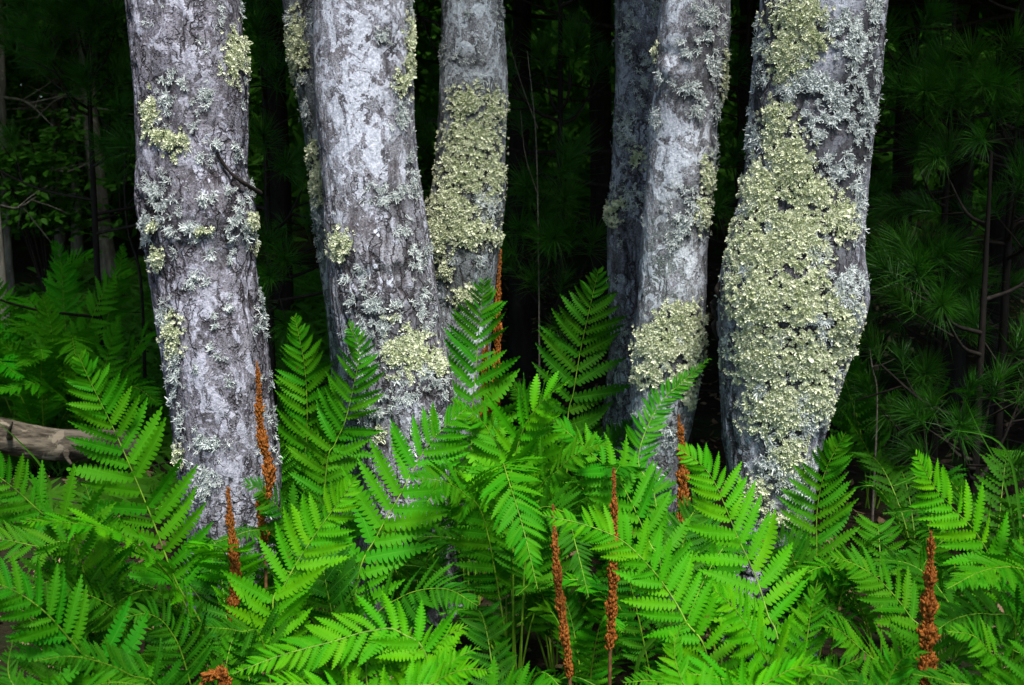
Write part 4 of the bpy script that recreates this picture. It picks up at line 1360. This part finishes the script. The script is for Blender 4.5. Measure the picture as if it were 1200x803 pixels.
def sapling(label, px, d, tufts, h=2.6, extra=14, seed=0, lean=(0, 0)):
    """young white pine: stem, boughs, needle tufts; tufts (px, py, depth, size px)"""
    g = np.random.default_rng(1300 + seed)
    x = (px - 600) / FPX * d / CP
    b = np.array([x, d, float(ground_z(x, d))])
    t = thing('pine_sapling', label, 'pine sapling', tuple(b), 'young white pines')
    stem, _ = spline([[0, 0, -0.05], [lean[0] * .4, lean[1] * .4, h * 0.4], [lean[0], lean[1], h]], 24)
    v, f = tube(stem, np.linspace(0.017, 0.005, 24), 8, 0.05)
    obj('stem', mesh_np('stem', v, f, M['pine_bark']), t)
    ends = []
    for (tx, ty, td, tr) in tufts:
        ends.append((at(tx, ty, td) - b, tr * td / FPX / 0.13))
    for k in range(extra):
        a = g.uniform(0, 6.28)
        z = g.uniform(0.25, 0.98) * h
        r = (0.25 + 0.75 * (1 - z / h)) * g.uniform(0.35, 1.0)
        ends.append((np.array([math.cos(a) * r, math.sin(a) * r, z]), g.uniform(0.8, 1.15)))
    for (e, sc) in ends:
        mb = MB()
        z0 = float(np.clip(e[2] - 0.12 - 0.15 * np.linalg.norm(e[:2]), 0.05, h * 0.97))
        s = np.array([np.interp(z0, stem[:, 2], stem[:, k]) for k in range(2)] + [z0])
        midp = (s + e) / 2 + np.array([0, 0, -0.04])
        path, _ = spline([s, midp, e], 8)
        v, f = tube(path, np.linspace(0.008, 0.003, 8), 5)
        mb.add(v, f)
        dr = e - midp
        dr /= np.linalg.norm(dr)
        put_tuft(t, e, dr * 0.7 + np.array([0, -0.6, 0.3]), sc)
        for q in range(int(g.integers(1, 4))):                          # side twigs
            j = int(g.integers(3, 7))
            sd = np.cross(dr, g.normal(size=3))
            sd /= np.linalg.norm(sd)
            e2 = path[j] + sd * g.uniform(0.06, 0.15) + dr * 0.08
            v, f = tube(np.array([path[j], (path[j] + e2) / 2, e2]), [0.004, 0.003, 0.002], 4)
            mb.add(v, f)
            put_tuft(t, e2, e2 - path[j] + np.array([0, -0.05, 0.03]), sc * g.uniform(0.75, 1.0))
        obj('bough', mb.mesh('bough', M['twig']), t)
    return t


sapling('young pine just right of the thickest trunk, round needle burst beside the bulge', 1100, 4.3, [(1045, 312, 3.95, 52), (1040, 60, 4.0, 46), (1128, 340, 4.1, 44), (1108, 388, 4.05, 44), (1075, 190, 4.1, 46), (1080, 450, 3.9, 46)], 2.4, 10, 1)
sapling('young pine at the right with broad sprays of needles at eye height', 1175, 4.0, [(1100, 138, 3.9, 52), (1140, 95, 3.9, 50), (1125, 130, 3.85, 46), (1190, 150, 3.8, 50), (1165, 118, 3.9, 50), (1190, 230, 3.8, 46), (1068, 130, 3.95, 46)], 2.6, 10, 2)
sapling('low young pine behind the arching grass at the right', 1150, 3.6, [(1128, 520, 3.5, 46), (1160, 470, 3.6, 44), (1185, 420, 3.6, 44), (1095, 490, 3.6, 36)], 1.3, 8, 3)
sapling('young pine seen between the slim trunk and the shaded trunk', 655, 4.2, [(660, 255, 4.0, 48), (622, 240, 4.0, 46), (640, 300, 3.95, 46), (615, 285, 4.0, 40), (672, 80, 4.1, 46), (690, 300, 4.0, 44), (640, 90, 4.2, 40), (630, 345, 4.0, 40)], 2.5, 8, 4)
sapling('young pine in the narrow gap between the two left trunks', 318, 4.4, [(305, 60, 4.2, 46), (325, 110, 4.2, 44), (312, 180, 4.2, 44), (335, 320, 4.1, 46), (318, 300, 4.2, 40), (330, 25, 4.2, 44)], 2.6, 8, 5)
sapling('young pine at the upper left with hanging needle sprays', 118, 5.2, [(45, 30, 5.0, 44), (80, 45, 5.0, 46), (110, 60, 5.0, 44), (135, 40, 5.0, 44), (60, 75, 4.9, 40), (105, 110, 5.0, 40), (140, 150, 5.0, 40), (90, 20, 5.0, 42), (50, 55, 5.0, 40), (70, 95, 5.1, 38)], 3.0, 12, 6)
sapling('young pine behind the gap beside the thickest trunk', 868, 4.6, [(862, 100, 4.4, 40), (860, 200, 4.4, 40), (866, 280, 4.4, 36)], 2.6, 8, 7)


# ------------------------------------------------------------------ grown pines with crowns
PINE_CROWN = [crown_mesh('crown', M['crown'], 9000, 1.9, 6.0, 0.20, 40 + i, 'pine') for i in range(2)]


def pine(label, x, y, r, h=9.0, crown_z=2.9, sc=1.0, mat='pine_bark', crown=True, nbr=8, seed=0, lean=0.0, kind='pine_tree', cat='pine tree', group='pines in the dark background', brl=1.2):
    g = np.random.default_rng(1500 + seed)
    z0 = float(ground_z(x, y))
    t = thing(kind, label, cat, (x, y, z0), group)
    path, _ = spline([[0, 0, -0.1], [lean * .3 + g.normal() * .02, 0, 1.0], [lean * .6, 0, 2.5], [lean, 0, h]], 60)
    v, f = tube(path, np.concatenate([[r * 1.35, r * 1.18, r * 1.08], np.linspace(r, r * 0.15, 57)]), 18, 0.025)
    obj('trunk', mesh_np('trunk', v, f, M[mat]), t)
    if crown:
        c = obj('crown', PINE_CROWN[seed % 2], t, (lean, 0, crown_z + 3.0 * sc))
        c.scale = (sc, sc, sc)
        c.rotation_euler = (0, 0, seed * 1.3)
    for k in range(nbr):                                                 # dead lower branches
        a = g.uniform(0, 6.28)
        zz = g.uniform(0.5, 3.0)
        L = brl * g.uniform(0.5, 1.3)
        s = np.array([np.interp(zz, path[:, 2], path[:, 0]), 0, zz])
        dr = np.array([math.cos(a), math.sin(a), 0])
        e = s + dr * L + [0, 0, g.uniform(-.25, .2)]
        bp, _ = spline([s, s + dr * L * .5 + [0, 0, g.normal() * .06], e], 9)
        mb = MB()
        v, f = tube(bp, np.linspace(0.014, 0.003, 9), 6)
        mb.add(v, f)
        for q in range(4):
            j = int(g.integers(3, 8))
            e2 = bp[j] + dr * g.uniform(.1, .3) + g.normal(size=3) * .14
            v, f = tube(np.array([bp[j], (bp[j] + e2) / 2 + g.normal(size=3) * .01, e2]), [.005, .004, .002], 4)
            mb.add(v, f)
        obj('branch', mb.mesh('branch', M['twig' if mat == 'pine_bark' else mat]), t)
    return t


def bx(px, y):
    return (px - 600) / FPX * y / CP


for i, (lab, px, y, r, hh, cz, sc) in enumerate((
    ('dark pine trunk in the upper right, branches fanning out across it', 1113, 6.2, 0.075, 9, 2.9, 1.0),
    ('thin dark pine trunk behind the low young pine at the right', 1160, 5.4, 0.05, 8, 2.7, 0.9),
    ('dark pine beyond the right edge of the picture', 1330, 5.6, 0.09, 9, 2.5, 1.0),
    ('dark pine hidden behind the thickest trunk', 960, 5.8, 0.09, 9, 2.7, 1.0),
    ('dark pine trunk in the gap left of the thickest trunk', 868, 7.2, 0.07, 9, 2.7, 1.05),
    ('dark pine trunk behind the slim trunk in the middle', 612, 6.4, 0.06, 9, 3.3, 1.0),
    ('dark pine trunk behind the shaded trunk right of the middle', 700, 8.4, 0.09, 10, 3.0, 1.1),
    ('dark pine behind the flared second trunk', 450, 6.0, 0.09, 9, 2.7, 1.05),
    ('dark pine deep between the two left trunks', 330, 8.2, 0.08, 10, 3.0, 1.1),
    ('dark pine hidden behind the leftmost trunk', 215, 7.0, 0.09, 9, 3.0, 1.05),
    ('dark pine beyond the left edge of the picture', -160, 6.4, 0.09, 9, 3.0, 1.05),
    ('unseen dark pine added beyond the right edge, its crown shading the young pines', 1290, 4.0, 0.06, 8, 2.3, 0.8),  # out of view, added to darken the right background
    ('farther dark pine at the upper right behind the branches', 1185, 9.0, 0.09, 10, 2.8, 1.1),
    ('farther dark pine behind the lichen-skirted trunk', 805, 10.0, 0.1, 11, 3.0, 1.2),
    ('farther dark pine right of the thickest trunk', 1050, 9.6, 0.09, 11, 2.8, 1.2),
    ('farther dark pine in the middle distance behind the slim trunk', 560, 10.5, 0.1, 11, 3.0, 1.2),
    ('farther dark pine behind the second trunk', 400, 11.0, 0.1, 11, 3.2, 1.2),
    ('farther dark pine behind the leftmost trunk', 180, 11.5, 0.1, 11, 3.6, 1.2),
    ('nearer of the dark pines well beyond the left edge', -420, 8.0, 0.09, 10, 2.4, 1.2),
    ('farther of the dark pines well beyond the left edge', -330, 11.5, 0.1, 11, 2.2, 1.4),
    ('farthest dark pine out beyond the left edge', -620, 11.0, 0.1, 11, 2.0, 1.4),
    ('dark pine well beyond the right edge', 1560, 8.0, 0.1, 10, 2.4, 1.2),
)):
    pine(lab, bx(px, y), y, r, hh, cz, sc, seed=i, nbr=3 if px < 250 else 8, crown=i not in (8, 9, 10, 16, 17))
for i, (lab, px, y, r, ln2) in enumerate((
    ('slim pale grey trunk standing clear at the far left edge', 9, 7.6, 0.034, -0.12),
    ('paler thin trunk just behind the one at the far left edge', 17, 9.0, 0.03, 0.05),
    ('grey trunk left of the leftmost maple, standing on the mossy rise', 134, 10.0, 0.075, -0.25),
    ('distant grey trunk among the leafy shrubs at the upper left', 76, 11.5, 0.06, 0.1),
    ('thinner distant grey trunk next to the shrubs at the upper left', 95, 12.5, 0.06, 0.15),
    ('distant grey trunk nearest to the leftmost maple', 122, 13.0, 0.05, 0.1),
)):
    pine(lab, bx(px, y), y, r, 8, 4.2, 0.8, 'grey_bark', i in (0, 2, 4), 4, 60 + i, ln2, 'grey_tree', 'tree', 'grey trunks in the left distance', 0.6)


def bare_sapling(label, pts, d, r, twigs, mat='pale_twig'):
    W = [at(px, py, d) for (px, py) in pts]
    g0 = W[0].copy()
    g0[2] = float(ground_z(g0[0], d))
    t = thing('dead_sapling', label, 'dead sapling', tuple(g0), 'bare dead saplings')
    path, _ = spline([g0] + W, 30)
    v, f = tube(path - g0, np.linspace(r, r * .35, 30), 6, 0.06)
    obj('stem', mesh_np('stem', v, f, M[mat]), t)
    for (a, b_) in twigs:
        p, q = at(*a, d) - g0, at(*b_, d - 0.1) - g0
        v, f = tube(spline([p, (p + q) / 2 + rng.normal(size=3) * .01, q], 6)[0], np.linspace(r * .5, r * .2, 6), 5)
        obj('twig', mesh_np('twig', v, f, M[mat]), t)
    return t


bare_sapling('thin pale dead stem standing between the slim trunk and the shaded trunk', [(632, 420), (631, 300), (628, 160), (618, 60)], 3.9, 0.0045, [((630, 150), (596, 48)), ((631, 230), (610, 130))])
bare_sapling('short pale dead stem low in the dark right of the thickest trunk', [(1028, 470), (1022, 430), (1018, 400)], 3.9, 0.005, [((1022, 430), (1050, 420))])
bare_sapling('dark bent dead stem beside the grey trunk left of the leftmost maple', [(165, 330), (150, 270), (146, 210), (150, 150)], 5.8, 0.01, [((146, 220), (160, 150))], 'twig')

# dark boughs crossing the background are branches of a nearer dead pine
t = pine('dark pine with long bare horizontal branches reaching across the right background', bx(1240, 5.0), 5.0, 0.05, 8, 2.35, 0.85, 'pine_bark', True, 0, 90)  # leafy crown added overhead to shade the young pines
for (pp) in ([(1240, 170), (1170, 165), (1090, 172), (1010, 180)], [(1240, 10), (1160, 22), (1100, 34), (1040, 30)], [(1240, 60), (1180, 45), (1120, 50), (1062, 60)], [(1230, 100), (1180, 112), (1110, 130), (1040, 150)], [(1236, 240), (1180, 300), (1150, 350), (1120, 370)], [(1240, 370), (1150, 384), (1060, 380)]):
    W = [at(px, py, 5.0 - 0.002 * (1240 - px)) - np.array(t.location) for (px, py) in pp]
    path, _ = spline(W, 20)
    mb = MB()
    v, f = tube(path, np.linspace(0.014, 0.004, 20), 6)
    mb.add(v, f)
    for q in range(8):
        j = int(rng.integers(3, 19))
        e2 = path[j] + np.array([-rng.uniform(.05, .25), rng.normal() * .08, rng.normal() * .12])
        v, f = tube(np.array([path[j], (path[j] + e2) / 2, e2]), [.005, .004, .0015], 4)
        mb.add(v, f)
    obj('branch', mb.mesh('branch', M['twig']), t)
t = pine('dead pine behind the middle trunks, a dark branch reaching left at the top', bx(800, 5.2), 5.2, 0.05, 5, 3, 0.5, 'pine_bark', False, 0, 91)
for (pp) in ([(800, 40), (720, 32), (660, 18), (600, -5)], [(800, 182), (700, 178), (620, 178), (560, 172)], [(800, 230), (690, 215), (610, 200)], [(800, 45), (860, 38), (900, 36)]):
    W = [at(px, py, 5.2 - 0.001 * abs(800 - px)) - np.array(t.location) for (px, py) in pp]
    path, _ = spline(W, 20)
    v, f = tube(path, np.linspace(0.016, 0.005, 20), 6)
    obj('branch', mesh_np('branch', v, f, M['twig']), t)


# ------------------------------------------------------------------ leafy shrubs on the left
def shrub(label, px, y, w, h, n, seed):
    g = np.random.default_rng(1700 + seed)
    x = bx(px, y)
    z0 = float(ground_z(x, y))
    t = thing('leafy_shrub', label, 'shrub', (x, y, z0), 'leafy shrubs at the upper left')
    mb = MB()
    P = []
    for k in range(9):
        a = g.uniform(0, 6.28)
        e = np.array([math.cos(a) * w * g.uniform(.3, 1), math.sin(a) * w * g.uniform(.3, 1), h * g.uniform(.5, 1)])
        path, _ = spline([[0, 0, 0], e * .5 + [0, 0, h * .15], e], 10)
        v, f = tube(path, np.linspace(.012, .003, 10), 5)
        mb.add(v, f)
        for q in range(5):
            c = path[int(g.integers(4, 10))] + g.normal(size=3) * [.15, .15, .04]
            P.append(c + g.normal(size=(n // 45, 3)) * [.14, .14, .035])
    obj('stem', mb.mesh('stem', M['twig']), t)
    P = np.vstack(P)
    tv = np.array([(0, 0, 0), (.3, .28, .02), (.7, .2, 0), (1, 0, -.1), (.7, -.2, 0), (.3, -.28, .02)], float)
    tf = np.array([(0, 3, 1), (1, 3, 2), (0, 5, 3), (5, 4, 3)])
    Nn = g.normal(size=P.shape) * .35 + [0, -.25, 1]
    v, f = scatter(tv, tf, P, frames(Nn, g.uniform(0, 6.28, len(P)), g.uniform(.05, .1, len(P))))
    tag(obj('foliage', mesh_np('foliage', v, f, M['shrub'], False), t), kind='stuff')


shrub('leafy shrub with layered leaves right of the pale trunk at the left edge', 62, 9.0, 0.8, 2.2, 1800, 1)
shrub('leafy shrub behind the hanging pine sprays at the upper left', 120, 11.0, 1.0, 2.8, 1800, 2)
shrub('leafy shrub at the far left edge behind the ferns', -20, 10.5, 1.0, 2.4, 1500, 3)

# ------------------------------------------------------------------ far wood closing the view
n = 190000
aa = rng.uniform(R(-80), R(80), n)
rr = rng.uniform(13.5, 30, n)
zz = rng.uniform(-0.02, 1, n) * 15
zz = np.where(rng.random(n) < 0.35, rng.uniform(-0.2, 4.5, n), zz)
P = np.stack([rr * np.sin(aa), rr * np.cos(aa), zz], 1)
P[:, 2] += ground_z(P[:, 0], P[:, 1])
tv = np.array([(0, -0.42, 0), (1, 0, -0.12), (0.05, 0.42, 0), (0.35, 0, 0.12)], float)
tf = np.array([(0, 1, 3), (3, 1, 2)])
v, f = scatter(tv, tf, P, frames(rng.normal(size=(n, 3)) + [0, 0, .6], rng.uniform(0, 6.28, n), rng.uniform(.2, .36, n) * (rr / 15)))
tag(obj('far_wood', mesh_np('far_wood', v, f, M['farwood'], False)), kind='stuff')
for o in bpy.data.objects:
    if '_n' in o:
        del o['_n']
